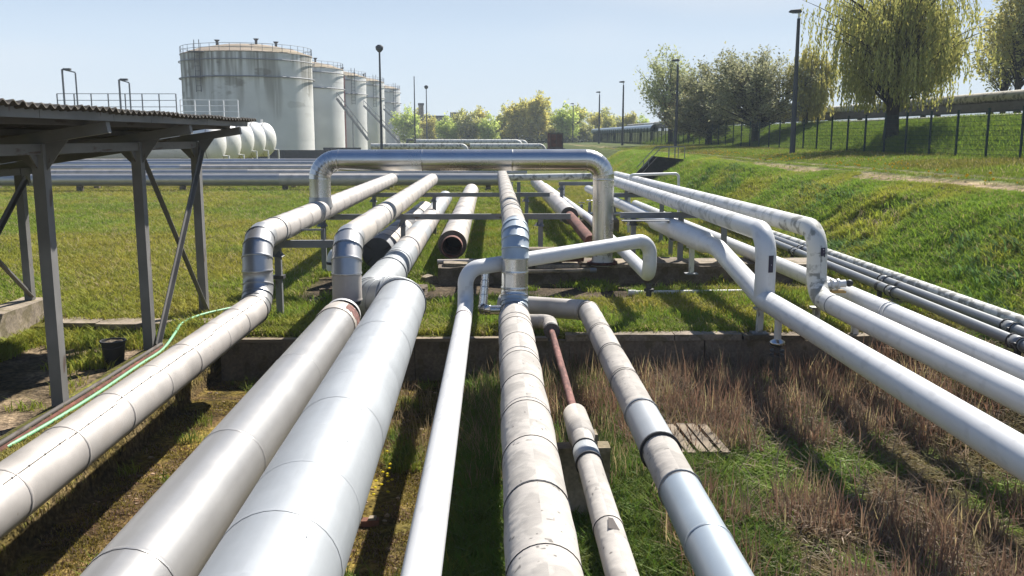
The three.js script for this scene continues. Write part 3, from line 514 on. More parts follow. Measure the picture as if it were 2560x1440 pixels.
{
  const mk = (label, x, z, y0, y1, cap) => { const g = thing('pipe_support', label, 'pipe support', 'steel supports under the white pipes'); part(g, 'base_plate', box(0.26, 0.02, 0.22, x, y0, z), M.steel); part(g, 'upright', box(0.09, y1 - y0 - 0.04, 0.11, x, y0 + 0.02, z), M.mottle); part(g, 'saddle', box(0.2, 0.03, 0.16, x, y1 - 0.04, z), M.mottle); settle(g); };
  mk('white steel support on the wall end under the nearest white pipe', 4.42, -14.62, 0.03, 0.47);
  mk('white steel support on the wall under the second white pipe', 5.36, -14.66, -0.07, 0.47);
  mk('white steel support on the broken slab under the third white pipe', 6.02, -14.68, -0.07, 0.46);
  mk('thin white support under the forked pipe on the dark plinth', 4.25, -19.0, 0.36, 0.95);
  const s = thing('spring_support', 'spring hanger with chrome collar hanging below the nearest white pipe', 'spring support');
  part(s, 'stem', sweep([V(4.43, 0.47, -13.7), V(4.43, 0.12, -13.7)], 0.055, 14, { caps: true }), M.white);
  part(s, 'collar', sweep([V(4.43, 0.14, -13.7), V(4.43, 0.10, -13.7), V(4.43, 0.05, -13.7), V(4.43, 0.02, -13.7)], [0.05, 0.115, 0.115, 0.06], 16, { caps: true }), M.bright);
  part(s, 'flange', mergeGeometries([0, 1].map(k => sweep([V(4.43, -0.03 - k * 0.07, -13.7), V(4.43, -0.06 - k * 0.07, -13.7)], 0.11, 14, { caps: true }))), M.steelDark);
  part(s, 'leg', sweep([V(4.43, 0.02, -13.7), V(4.43, -0.75, -13.7)], 0.05, 10, { caps: true }), M.steelBrown); settle(s);
  const v = thing('valve', 'small brass and white valve on the foot of the algae-streaked riser', 'valve');
  part(v, 'body', sweep([V(5.5, 0.82, -14.68), V(5.82, 0.84, -14.68)], [0.055, 0.06], 12, { caps: true }), M.white);
  part(v, 'flange', mergeGeometries([5.58, 5.68].map(x => sweep([V(x, 0.83, -14.68), V(x + 0.03, 0.83, -14.68)], 0.09, 14, { caps: true }))), M.white);
  part(v, 'brass_ring', box(0.28, 0.035, 0.14, 5.65, 0.70, -14.62), M.brass);
  part(v, 'knob', new THREE.SphereGeometry(0.06, 12, 8).translate(5.87, 0.85, -14.64), M.black); settle(v);
}

// ---------------------------------------------------------------- middle ground pipes
{
  const g = thing('cut_pipe', 'cut-off insulated pipe with rusty open mouth facing the camera', 'pipe');
  clad(g, [[-0.86, 0.66, -21.9], [-0.80, 0.66, -44]], 0.34, [M.sheetUp, M.sheetA], { len: 2.0, n: 28 });
  annulus(g, 'insulation_face', V(-0.86, 0.66, -21.91), V(0, 0, 1), 0.23, 0.345, M.insul, 30);
  part(g, 'bore', sweep([V(-0.86, 0.64, -21.55), V(-0.86, 0.65, -23.5)], [0.235, 0.235], 26), M.rust);
  part(g, 'pipe_wall', sweep([V(-0.86, 0.64, -21.55), V(-0.86, 0.65, -22.3)], [0.25, 0.25], 26), M.rustPink);
  annulus(g, 'pipe_rim', V(-0.86, 0.64, -21.55), V(0, 0, 1), 0.235, 0.25, M.rustPink, 28);
  annulus(g, 'bore_end', V(-0.86, 0.65, -23.4), V(0, 0, 1), 0.001, 0.235, M.black, 24); settle(g);
}
{
  const g = thing('insulated_vessel', 'dark-ended banded vessel half hidden behind the smooth clad pipe', 'vessel');
  part(g, 'end_plate', sweep([V(-2.5, 0.62, -20.6), V(-2.5, 0.62, -20.66)], 0.345, 28, { caps: true }), M.steelDark);
  const cols = [M.steel, M.sheetUp, M.sheetUp, M.steel, M.sheetUp, M.steelDark, M.sheetA, M.sheetUp, M.steel, M.sheetUp, M.sheetA, M.sheetUp];
  cols.forEach((m, i) => part(g, 'shell_band', sweep([V(-2.5 + 0.02 * i, 0.62, -20.64 - i), V(-2.48 + 0.02 * i, 0.62, -21.66 - i)], 0.33 + (i % 2) * 0.008, 26), m));
  ring(g, 'strap_band', V(-2.46, 0.62, -22.5), DZ, 0.338, 0.05, 0.01, M.band);
  part(g, 'saddle', block(0.5, 0.5, 0.3, -2.5, -0.1, -22, 90, 0.02), M.concreteDark); part(g, 'saddle', block(0.5, 0.5, 0.3, -2.35, -0.1, -29, 91, 0.02), M.concreteDark); settle(g);
}
{
  const g = thing('white_nozzle', 'stubby white down-turned pipe nozzle behind the left risers', 'pipe');
  welded(g, [[-3.36, 0.34, -19.9], [-3.36, 0.66, -19.9], [-2.7, 0.9, -21.6]], 0.15, M.white, { R: 0.17 });
  ring(g, 'dark_slot', V(-3.36, 0.50, -19.9), V(0, 1, 0), 0.15, 0.06, 0.006, M.black);
  part(g, 'tap', sweep([V(-3.3, 0.36, -19.9), V(-3.22, 0.12, -19.85)], 0.03, 8, { caps: true }), M.steelDark); settle(g);
}
{
  const g = thing('insulated_pipe', 'clad pipe running back under the arch and ending in a rusty stub', 'pipe');
  clad(g, [[2.50, 0.8, -28.3], [2.55, 0.8, -50]], 0.27, [M.sheetUp, M.sheetA], { len: 2.2 });
  annulus(g, 'insulation_face', V(2.5, 0.8, -28.28), V(0, 0, 1), 0.12, 0.272, M.insul);
  part(g, 'rusty_stub', sweep([V(2.5, 0.8, -28.4), V(2.46, 0.72, -21.9)], 0.15, 20, { caps: true }), M.rust); settle(g);
}
{
  const g = thing('rusty_pipe', 'rusty brown pipe lying on the plinth left of the arch foot', 'pipe');
  part(g, 'tube', sweep([V(0.5, 0.62, -20.15), V(2.1, 0.63, -20.15)], 0.16, 18, { caps: true }), M.rust); part(g, 'sleeve', sweep([V(0.7, 0.625, -20.15), V(1.62, 0.628, -20.15)], 0.178, 18), M.concrete); settle(g);
  const h = thing('drain_pipe', 'thin weathered pipe lying in front of the dark plinth', 'pipe'); part(h, 'tube', sweep([V(0.6, 0.32, -19.7), V(2.35, 0.34, -19.75)], 0.045, 10, { caps: true }), M.concrete); part(h, 'coupling', sweep([V(2.2, 0.338, -19.745), V(2.34, 0.34, -19.75)], 0.055, 10, { caps: true }), M.steel); settle(h);
  const k = thing('drain_pipe', 'thin pale pipe below the cut-off insulated pipe', 'pipe'); part(k, 'tube', sweep([V(-1.15, 0.42, -20.6), V(-0.35, 0.43, -20.6)], 0.055, 10, { caps: true }), M.sheetUp); part(k, 'prop', box(0.12, 0.45, 0.12, -0.9, -0.05, -20.62), M.concreteDark); settle(k);
  const l = thing('drain_pipe', 'thin white pipe lying on the grass in front of the plinth', 'pipe'); part(l, 'tube', sweep([V(2.9, 0.06, -18.45), V(5.6, 0.06, -18.55)], 0.045, 10, { caps: true }), M.white); part(l, 'socket', sweep([V(2.85, 0.06, -18.45), V(3.0, 0.06, -18.45)], 0.06, 10, { caps: true }), M.white); settle(l);
}
// steel trestles
function trestle(label, D, x0, x1, y, legs, extra) {
  const g = thing('pipe_trestle', label, 'trestle', 'steel trestles carrying the raised pipes');
  part(g, 'beam', bar(V(x0, y, -D), V(x1, y, -D), 0.09, 0.13), M.steel);
  for (const [x, y0] of legs) { part(g, 'leg', box(0.11, y - 0.07 - y0, 0.11, x, y0, -D), M.steel); part(g, 'gusset', new THREE.CylinderGeometry(0.01, 0.17, 0.17, 3).rotateY(0.5).translate(x, y - 0.14, -D), M.steel); part(g, 'foot_plate', box(0.22, 0.02, 0.22, x, y0 - 0.012, -D), M.steel); }
  if (extra) extra(g); settle(g);
}
trestle('grey trestle under the gored riser of the leftmost near pipe', 16.25, -3.80, -2.35, 1.335, [[-3.72, -0.03], [-2.42, -0.03]], g => { part(g, 'bracket', mergeGeometries([bar(V(-2.9, 1.40, -16.25), V(-2.9, 1.6, -16.25), 0.03, 0.03), bar(V(-2.9, 1.585, -16.25), V(-3.3, 1.585, -16.25), 0.03, 0.03)]), M.steel); part(g, 'clamp', box(0.2, 0.06, 0.2, -3.72, 0.72, -16.25), M.steelDark); });
trestle('long grey trestle under the left end of the silver arch', 21.8, -3.95, 1.95, 1.335, [[-3.9, -0.03], [-2.02, -0.03], [1.24, -0.03]]);
trestle('long grey trestle in the middle distance below the raised pipes', 30.0, -3.9, 2.0, 1.345, [[-3.7, -0.03], [-1.75, -0.03], [1.25, -0.03]]);
trestle('rusty grey trestle on the dark plinth below the white pipes', 20.5, 2.95, 5.45, 1.47, [[3.25, 0.44], [4.32, 0.44], [5.3, 0.44]], g => part(g, 'plate', bar(V(2.95, 1.37, -20.3), V(4.0, 1.37, -20.3), 0.3, 0.02), M.steel));
trestle('small grey trestle below the white pipes beyond the plinth', 27.5, 3.5, 5.3, 1.48, [[3.6, -0.03], [5.2, -0.03]]);
trestle('farthest small grey trestle under the ends of the white pipes', 34.0, 2.6, 5.3, 1.5, [[2.7, -0.03], [5.1, -0.03]]);
{ const g = thing('sill_board', 'narrow board edging the grass between the two left trestle legs', 'board'); part(g, 'board', block(2.0, 0.06, 0.12, -2.85, -0.02, -16.75, 95, 0.006), M.wood); part(g, 'stake', box(0.05, 0.2, 0.05, -3.6, -0.16, -16.66), M.wood); settle(g); }
// far cross pipes
[[55, 0.70, 0.36, -62, 0.9, 'lowest and nearest of the long silver pipes crossing behind the lawn'], [57.4, 1.0, 0.22, -62, 2.4, 'second of the long silver pipes crossing behind the lawn, counted from below'], [59.6, 1.22, 0.22, -62, -2, 'third of the long silver pipes crossing behind the lawn, counted from below'], [61.6, 1.42, 0.2, -62, -6, 'fourth of the long silver pipes crossing behind the lawn, counted from below'], [63.4, 1.56, 0.18, -62, -7, 'topmost of the long silver pipes crossing behind the lawn']].forEach(([d, y, r, x0, x1, label], i) => {
  const g = thing('cross_pipe', label, 'pipe', 'long pipes crossing behind the lawn'); clad(g, [[x0, y, -d], [x1, y, -d]], r, [M.bright2, M.sheetA, M.smooth], { len: 6, n: 20, capEnds: [false, true] });
  for (let x = -60; x < x1; x += 6) part(g, 'support', block(0.3, y - r + 0.3, 0.3, x, -0.3, -d, 9, 0.01), M.concreteDark); settle(g);
});
{ const g = thing('cross_pipe', 'pale pipe crossing behind the right leg of the silver arch', 'pipe'); welded(g, [[0.7, 1.62, -36.4], [3.7, 1.66, -36.4], [5.2, 1.7, -36.2]], 0.13, M.mottle, { R: 1, caps: true }); part(g, 'support', box(0.14, 1.5, 0.14, 1.2, -0.05, -36.4), M.steel); part(g, 'support', box(0.14, 1.5, 0.14, 2.95, -0.05, -36.4), M.mottle); part(g, 'support', box(0.14, 1.5, 0.14, 0.9, -0.05, -36.4), M.mottle); settle(g); }
{ const g = thing('vent_loop', 'thin pale pipe hoop standing on the bank behind the white pipes', 'pipe'); welded(g, [[4.6, 0.1, -30], [4.6, 1.98, -30], [6.3, 2.0, -30.5], [6.35, 0.2, -30.5]], 0.045, M.white, { R: 0.14, n: 12 }); settle(g); }
{ // valve cluster behind the arch's right leg
  const g = thing('valve_cluster', 'grey cluster of small valves on a concrete block right under the arch', 'valve');
  part(g, 'block', block(1.4, 0.55, 0.9, 3.7, -0.1, -31.2, 97, 0.03), M.concreteDark);
  for (let i = 0; i < 5; i++) { const x = 3.15 + i * 0.28; part(g, 'valve_body', sweep([V(x, 0.45, -31.1), V(x, 0.95 + 0.08 * (i % 2), -31.1)], [0.06, 0.05], 10, { caps: true }), M.steel); part(g, 'handwheel', new THREE.TorusGeometry(0.1, 0.016, 6, 16).rotateX(Math.PI / 2).translate(x, 1.0 + 0.08 * (i % 2), -31.1), i % 2 ? M.bright2 : M.steelDark); }
  part(g, 'header', sweep([V(2.95, 0.62, -31.1), V(4.5, 0.62, -31.1)], 0.07, 12, { caps: true }), M.bright2); settle(g);
}
{ const g = thing('white_pipe', 'short white branch pipe joining at an angle below the raised white pipes', 'pipe'); welded(g, [[5.0, 0.95, -24.6], [4.45, 0.95, -24.0], [4.3, 0.9, -21.2]], 0.10, M.white, { R: 0.2 }); part(g, 'prop', box(0.1, 1.0, 0.1, 4.9, -0.1, -24.5), M.steel); settle(g); }

// ---------------------------------------------------------------- shelter on the left
{
  const g = thing('open_shelter', 'open-sided steel shelter with corrugated lean-to roof on the left', 'shelter');
  const S = M.shelterSteel, ry = x => 3.245 + 0.155 * (x + 4.39);               // underside of the rafters
  const zs = [-5.0, -7.95, -10.93, -13.93, -16.68];
  zs.forEach((z, i) => {
    const foot = i < 4 ? -0.22 : -0.05;
    part(g, 'post', box(0.14, ry(-5.2) - foot, 0.16, -5.2, foot, z, 0.5), S);
    part(g, 'post', box(0.13, ry(-8.1) - 0.36, 0.14, -8.1, 0.36, z + 0.45), S);
    part(g, 'base_plate', box(0.34, 0.03, 0.3, -5.2, foot - 0.03, z), M.steelBrown);
    const a = V(-4.39, ry(-4.39) + 0.065, z), b = V(-9.3, ry(-9.3) + 0.065, z);
    part(g, 'rafter', bar(a, b, 0.11, 0.13), S);
    for (const [px, s] of [[-5.2, 1], [-5.2, -1], [-8.1, 1], [-8.1, -1]]) { // knee gussets
      const x0 = px + s * 0.07, x1 = px + s * 0.34, sh = new THREE.Shape([new THREE.Vector2(x0, ry(x0)), new THREE.Vector2(x1, ry(x1)), new THREE.Vector2(x0, ry(x0) - 0.32)]);
      part(g, 'gusset', new THREE.ExtrudeGeometry(sh, { depth: 0.02, bevelEnabled: false }).translate(0, 0, z - 0.01), S);
    }
    if (i < 4) for (const px of [-5.2, -8.1]) for (const s of [1, -1]) { const zz = s < 0 ? z : zs[i + 1], y0 = ry(px) + 0.0; const sh = new THREE.Shape([new THREE.Vector2(0.08, y0), new THREE.Vector2(0.36, y0), new THREE.Vector2(0.08, y0 - 0.28)]); const e = new THREE.ExtrudeGeometry(sh, { depth: 0.02, bevelEnabled: false }).rotateY(s < 0 ? Math.PI / 2 : -Math.PI / 2).translate(px, 0, zz); part(g, 'gusset', e, S); }
  });
  for (const x of [-5.2, -8.1]) part(g, 'eaves_beam', bar(V(x, ry(x) + 0.0 - 0.06, -4.6), V(x, ry(x) - 0.06, -17.0), 0.1, 0.12), S);
  for (let k = 0; k < 7; k++) { const x = -4.7 - k * 0.72; part(g, 'purlin', bar(V(x, ry(x) + 0.165, -4.6), V(x, ry(x) + 0.165, -17.05), 0.06, 0.07), M.steelBrown); }
  [[-4.6, -7.6], [-7.61, -9.2], [-9.21, -11.0], [-11.01, -12.2], [-12.21, -14.6], [-14.61, -17.05]].forEach(([a, b], i) => part(g, 'fascia_board', box(0.035, 0.145, a - b, -4.37, 3.40 - 0.02, (a + b) / 2), S));
  // X braces between the last bays
  const brace = (x, z0, z1, y0, y1) => { part(g, 'brace', mergeGeometries([bar(V(x + 0.03, y0, z0), V(x + 0.03, y1, z1), 0.012, 0.1), bar(V(x + 0.06, y0 - 0.04, z0), V(x + 0.06, y1 - 0.04, z1), 0.07, 0.012)]), S); };
  brace(-5.2, -13.93, -16.68, 3.0, 0.1); brace(-5.13, -16.68, -13.93, 3.0, 0.05);
  brace(-8.1, -13.5, -16.2, 2.5, 0.45); brace(-8.03, -16.2, -13.5, 2.5, 0.45);
  // corrugated roof: individual sheets, waves run down the slope
  const sheet = (z0, z1) => {
    const pos = [], idx = [], uv = [], n = Math.round((z0 - z1) / 0.022), m = 10; let base = 0;
    const prof = z => 0.02 * Math.cos(z / 0.177 * Math.PI * 2);
    for (const off of [0, -0.012]) { for (let i = 0; i <= n; i++) for (let j = 0; j <= m; j++) { const z = lerp(z0, z1, i / n), x = lerp(-4.24, -9.6, j / m); pos.push(x, ry(x) + 0.235 + prof(z) + off, z); uv.push(x * 0.5, z * 0.5); } for (let i = 0; i < n; i++) for (let j = 0; j < m; j++) { const a = base + i * (m + 1) + j, b = a + m + 1; idx.push(a, a + 1, b, b, a + 1, b + 1); } base += (n + 1) * (m + 1); }
    const st = (n + 1) * (m + 1); for (let i = 0; i < n; i++) { const a = i * (m + 1), b = a + m + 1; idx.push(a, b, a + st, b, b + st, a + st); }
    const q = new THREE.BufferGeometry(); q.setAttribute('position', new THREE.Float32BufferAttribute(pos, 3)); q.setAttribute('uv', new THREE.Float32BufferAttribute(uv, 2)); q.setIndex(idx); q.computeVertexNormals(); return q;
  };
  for (let k = 0; k < 12; k++) { const z0 = -4.5 - k * 1.062, m = part(g, 'roof_sheet', sheet(z0 + 0.03, z0 - 1.062), M.roofing); m.position.y = (k % 2) * 0.012; }
  settle(g);
}
{
  const g = thing('shelter_footing', 'pale concrete footing block under the rear shelter posts', 'footing'); const q = block(0.5, 0.66, 4.4, -8.12, -0.3, -14.3, 110, 0.02);
  part(g, 'block', q, M.concrete); settle(g);
  [[-7.6, -6.75], [-6.72, -5.95], [-5.92, -4.75]].forEach(([a, b], i) => { const s = thing('edge_slab', ['cracked concrete edge slab by the lawn nearest the rear footing', 'middle concrete edge slab by the lawn behind the bucket', 'concrete edge slab at the foot of the last shelter post'][i], 'slab', 'slabs edging the shelter floor'); part(s, 'slab', block(b - a, 0.1, 0.55, (a + b) / 2, -0.055, -15.85 - 0.1 * (i === 0), 111 + i, 0.02), M.concrete); part(s, 'riser', block(b - a - 0.06, 0.2, 0.12, (a + b) / 2, -0.26, -15.72, 114 + i, 0.015), M.concreteDark); settle(s); });
}
{
  const g = thing('bucket', 'black plastic bucket standing beside the second shelter post', 'bucket');
  const prof = [[0.001, 0], [0.13, 0], [0.175, 0.36], [0.19, 0.36], [0.19, 0.38], [0.165, 0.38], [0.12, 0.02], [0.001, 0.02]].map(p => new THREE.Vector2(...p)); const y = H(-5.62, -13.6) - 0.005;
  part(g, 'shell', new THREE.LatheGeometry(prof, 24).translate(-5.62, y, -13.6), M.black);
  part(g, 'handle', new THREE.TorusGeometry(0.185, 0.006, 6, 24, Math.PI).rotateX(1.9).translate(-5.62, y + 0.34, -13.6), M.steelDark); part(g, 'rubble', rough(new THREE.SphereGeometry(0.15, 10, 6).scale(1, 0.35, 1), 0.03, 7, 9).translate(-5.62, y + 0.33, -13.6), M.concreteDark); settle(g);
}
{ // two thin rusty pipes lying along the posts, hose beside them
  for (const [dx, label, l] of [[0, 'thin rusty pipe lying against the shelter posts, left of the pair', 0.04], [0.13, 'thin rusty pipe lying next to the green hose, right of the pair', 0.035]]) { const g = thing('rusty_pipe', label, 'pipe'); const p = []; for (let i = 0; i <= 12; i++) { const z = -8.0 - i * 0.50, x = -5.10 + dx * 0.8 + 0.004 * i; p.push(V(x, Math.max(H(x, z), H(x, z - 0.3), H(x, z + 0.3)) + l, z)); } part(g, 'tube', sweep(p, 0.03, 10, { caps: true }), dx ? M.rust : M.steelBrown); settle(g); }
  const pts = []; const src = [[-5.0, -4.0], [-5.06, -6], [-5.1, -8], [-4.96, -9.4], [-4.90, -10.2], [-4.88, -11.2], [-4.90, -12.6], [-4.90, -13.6], [-5.02, -14.55], [-5.16, -15.3], [-5.12, -15.9], [-5.0, -16.3], [-4.8, -16.7], [-4.5, -17.2]];
  for (const [x, z] of src) pts.push(V(x, H(x, z) + (z < -14 ? 0.1 : 0.045), z));
  const c = new THREE.CatmullRomCurve3(pts), fine = c.getPoints(140); for (const p of fine) p.y = Math.max(p.y, H(p.x, p.z) + 0.04);
  solo('garden_hose', 'pale green hose lying along the ground beside the leftmost pipe', 'hose', sweep(fine, 0.021, 10, { caps: true }), M.hose);
}
{ // pallet in the reeds
  const g = thing('wooden_pallet', 'weathered wooden pallet lying in the dry reeds', 'pallet'); const y = -0.66;
  for (let i = 0; i < 6; i++) part(g, 'deck_board', box(0.105, 0.022, 0.78, -0.36 + i * 0.145 + (i % 2) * 0.01, 0.09, 0.012 * (i % 3)), M.wood);
  for (let i = 0; i < 3; i++) part(g, 'stringer', box(0.84, 0.088, 0.07, 0, 0, -0.33 + i * 0.33), M.wood);
  g.position.set(2.40, y + 0.10, -10.85); g.rotation.set(0.14, 0.16, -0.08);
}
{ // sleepers under the small pipe
  const g = thing('concrete_sleeper', 'short concrete sleeper under the small wrapped pipe', 'sleeper'); part(g, 'beam', block(0.62, 0.9, 0.2, 0.88, -0.72, -8.75, 130, 0.02), M.concrete); part(g, 'chock', block(0.1, 0.14, 0.16, 1.02, 0.17, -8.75, 131, 0.01), M.concrete); settle(g);
  const q = thing('brick_piece', 'broken red brick lying on the mud between the big pipe and thin white pipe', 'brick'); part(q, 'brick', rough(box(0.17, 0.07, 0.1, -1.2, H(-1.2, -8.8) - 0.01, -8.8), 0.02, 9, 8), M.brick); part(q, 'mortar', rough(box(0.07, 0.03, 0.08, -1.18, H(-1.2, -8.8) + 0.055, -8.8), 0.012, 11, 9), M.concrete); settle(q);
  const rnd = rng(66); const list = ['pale stone by the mossy strip near the leftmost pipe', 'small stone in the shade right of the broken brick', 'pale flat stone beside the thin white pipe', 'small pale stone under the wrapped centre pipe', 'dark clod on the moss beside the smooth clad pipe'];
  [[-3.4, -7.2], [-0.7, -6.3], [-0.62, -7.6], [0.05, -7.0], [-2.75, -6.3]].forEach(([x, z], i) => solo('stone', list[i], 'stone', rough(new THREE.IcosahedronGeometry(0.05 + 0.02 * rnd(), 1).scale(1.3, 0.6, 1), 0.03, 140 + i, 12).translate(x, H(x, z) + 0.015, z), i === 4 ? M.concreteDark : M.concrete));
}

// ---------------------------------------------------------------- storage tanks
function tank(x, z, R, y0, y1, label, mat, seed, o = {}) {
  const g = thing('storage_tank', label, 'tank', 'storage tanks in a row behind the lawn'), hgt = y1 - y0;
  const n = 6; for (let i = 0; i < n; i++) { // shell courses
    const a = y0 + hgt * i / n, b = y0 + hgt * (i + 1) / n, c = new THREE.CylinderGeometry(R + 0.012 * (i % 2), R + 0.012 * (i % 2), b - a, 72, 1, true); const uv = c.attributes.uv; for (let k = 0; k < uv.count; k++) uv.setXY(k, uv.getX(k) + seed * 0.13, (i + uv.getY(k)) / n * 0.985); c.translate(x, (a + b) / 2, z); part(g, 'shell_course', c, mat);
  }
  const roof = part(g, 'roof', new THREE.LatheGeometry([[R + 0.1, -0.12], [R + 0.1, 0], [R * 0.75, R * 0.09], [R * 0.4, R * 0.155], [0.001, R * 0.18]].map(p => new THREE.Vector2(...p)), 64).translate(x, y1, z), M.tankRoof);
  for (const [fy, rr] of o.rings || [[0.94, 0.1], [0.76, 0.12]]) part(g, 'spray_ring', new THREE.TorusGeometry(R + 0.28, rr, 6, 72).rotateX(Math.PI / 2).translate(x, y0 + hgt * fy, z), M.steel);
  const rail = []; for (let k = 0; k < 40; k++) { const a = k / 40 * Math.PI * 2; rail.push(rod(V(x + Math.cos(a) * R, y1, z + Math.sin(a) * R), V(x + Math.cos(a) * R, y1 + 1.1, z + Math.sin(a) * R), 0.035, 5)); }
  for (const h of [0.55, 1.1]) rail.push(new THREE.TorusGeometry(R, 0.035, 5, 80).rotateX(Math.PI / 2).translate(x, y1 + h, z)); part(g, 'railing', mergeGeometries(rail.map(q => { const w = q.index ? q.toNonIndexed() : q; return w; })), M.poleGrey);
  for (let k = 0; k < 4; k++) { const a = 1.0 + k * 1.7; part(roof, 'roof_vent', sweep([V(x + Math.cos(a) * R * 0.45, y1 + R * 0.13, z + Math.sin(a) * R * 0.45), V(x + Math.cos(a) * R * 0.45, y1 + R * 0.13 + 0.7, z + Math.sin(a) * R * 0.45), V(x + Math.cos(a) * R * 0.45, y1 + R * 0.13 + 1.0, z + Math.sin(a) * R * 0.45)], [0.2, 0.2, 0.45], 10, { caps: true }), M.steelDark); }
  if (o.ladder !== undefined) { const a = o.ladder, X = x + Math.sin(a) * (R + 0.5), Z = z + Math.cos(a) * (R + 0.5), q = []; for (const s of [-0.5, 0.5]) q.push(rod(V(X + s * Math.cos(a), y0 + hgt * 0.62, Z - s * Math.sin(a)), V(X + s * Math.cos(a), y1 + 1.6, Z - s * Math.sin(a)), 0.06, 5)); for (let k = 0; k < 9; k++) { const yy = y0 + hgt * 0.63 + k * 0.72; q.push(bar(V(X - 0.5 * Math.cos(a), yy, Z + 0.5 * Math.sin(a)), V(X + 0.5 * Math.cos(a), yy, Z - 0.5 * Math.sin(a)), 0.06, 0.06)); } part(g, 'ladder', mergeGeometries(q.map(w => w.toNonIndexed())), M.steelDark); part(g, 'platform', box(2.2, 0.12, 1.4, X, y1 - 0.2, Z), M.steelDark); part(g, 'platform', box(2.0, 0.12, 1.2, X, y0 + hgt * 0.755, Z), M.steelDark); }
  if (o.red) { const a = o.red, X = x + Math.sin(a) * (R + 0.6), Z = z + Math.cos(a) * (R + 0.6); const rr = part(g, 'red_riser', mergeGeometries([-0.4, 0.4].map(s => sweep([V(X + s, y0, Z), V(X + s, y1 - 0.3, Z)], 0.26, 8))), M.redPaint); for (let k = 0; k < 8; k++) part(rr, 'riser_bracket', box(1.3, 0.14, 0.3, X, y0 + hgt * (0.08 + k * 0.12), Z), M.redPaint); }
  if (o.stair) { const [ax, ay, bx, by, zz] = o.stair, q = []; for (const s of [-0.4, 0.4]) { q.push(bar(V(ax, ay, zz + s), V(bx, by, zz + s), 0.1, 0.4)); q.push(bar(V(ax, ay + 1.1, zz + s), V(bx, by + 1.1, zz + s), 0.06, 0.08)); } for (let k = 0; k <= 14; k++) q.push(box(0.3, 0.05, 0.8, lerp(ax, bx, k / 14), lerp(ay, by, k / 14), zz)); for (let k = 0; k <= 6; k++) q.push(box(0.06, 1.1, 0.06, lerp(ax, bx, k / 6), lerp(ay, by, k / 6), zz + 0.4)); part(g, 'stair', mergeGeometries(q.map(w => w.toNonIndexed())), M.steel); part(g, 'stair_prop', box(0.2, by + 0.2 > 0 ? ay * 0.5 + by * 0.5 + 0.2 : 1, 0.2, (ax + bx) / 2, -0.2, zz), M.steel); }
  settle(g);
}
tank(-37.9, -150, 9.97, 0.1, 15.75, 'largest foreground storage tank, grey-streaked white shell', M.tank, 1, { ladder: -0.5, rings: [[0.925, 0.08], [0.765, 0.11]] });
tank(-37.8, -184, 9.6, 0.1, 16.1, 'second storage tank with a red riser, half hidden by the largest', M.tankClean, 2.3, { red: 0.47, stair: [-28.0, 10.2, -22.4, 2.6, -175] });
tank(-37.5, -216, 9.6, 0.1, 16.6, 'third storage tank in the row, with a red riser at its left', M.tankClean, 3.1, { red: 0.57, stair: [-27.4, 10.0, -19.6, 1.8, -208], ladder: 0.86 });
tank(-36.9, -248, 9.6, 0.1, 17.3, 'fourth storage tank in the row, narrow grey-white sliver', M.tankClean, 4.7, { ladder: 0.9, stair: [-26.6, 10.2, -17, 1.6, -240] });
tank(-36.1, -284, 9.6, 0.1, 17.3, 'farthest storage tank at the right end of the row', M.tankClean, 5.2, { ladder: 1.0, stair: [-25.6, 9, -10, 1.2, -276] });
{ const g = thing('bund_wall', 'dark bund wall at the foot of the largest storage tank', 'wall'); for (let i = 0; i < 6; i++) part(g, 'panel', box(6.3, 1.7, 0.3, -58 + i * 6.32, -0.4, -136), M.bund); part(g, 'panel', box(6.0, 1.9, 0.3, -24.9 + 1.5, -0.4, -150), M.bund); settle(g); }
// white pressure vessels
{
  const R = 1.52; const lab = ['nearest white pressure vessel, its shaded flank seen behind the shelter posts', 'second white pressure vessel from the front', 'middle white pressure vessel of the five', 'fourth white pressure vessel from the front', 'rearmost white pressure vessel beside the largest tank'];
  for (let i = 0; i < 5; i++) {
    const z = -67 - i * 4.5, xr = -18.75 - 0.12 * i, L = 15.5, y = i < 2 ? 2.75 : 2.95, g = thing('pressure_vessel', lab[i], 'tank', 'white horizontal vessels behind the cross pipes');
    part(g, 'barrel', sweep([V(xr - 1.0, y, z), V(xr - L, y, z)], R, 40), M.bullet);
    for (const s of [0, 1]) { const pr = []; for (let k = 0; k <= 10; k++) { const a = k / 10 * Math.PI / 2; pr.push(new THREE.Vector2(Math.max(0.001, R * Math.cos(a)), 1.0 * Math.sin(a))); } part(g, 'dished_end', new THREE.LatheGeometry(pr, 40).rotateZ(s ? Math.PI / 2 : -Math.PI / 2).translate(s ? xr - L : xr - 1.0, y, z), M.bullet); }
    for (const x of [xr - 2.6, xr - L + 2.2]) part(g, 'saddle', box(0.5, y - 0.4, 2.2, x, -0.3, z), M.farWall);
    part(g, 'end_nozzle', sweep([V(xr - 0.25, y - 0.9, z), V(xr + 0.2, y - 0.9, z), V(xr + 0.25, 0.0, z)], 0.07, 8), M.bullet); part(g, 'top_nozzle', sweep([V(xr - 1.2, y + R - 0.05, z), V(xr - 1.2, y + R + 0.3, z)], 0.1, 8, { caps: true }), M.bullet);
    part(g, 'weld_seam', new THREE.TorusGeometry(R + 0.005, 0.02, 5, 40).rotateY(Math.PI / 2).translate(xr - 1.0, y, z), M.farWall); settle(g);
  }
}
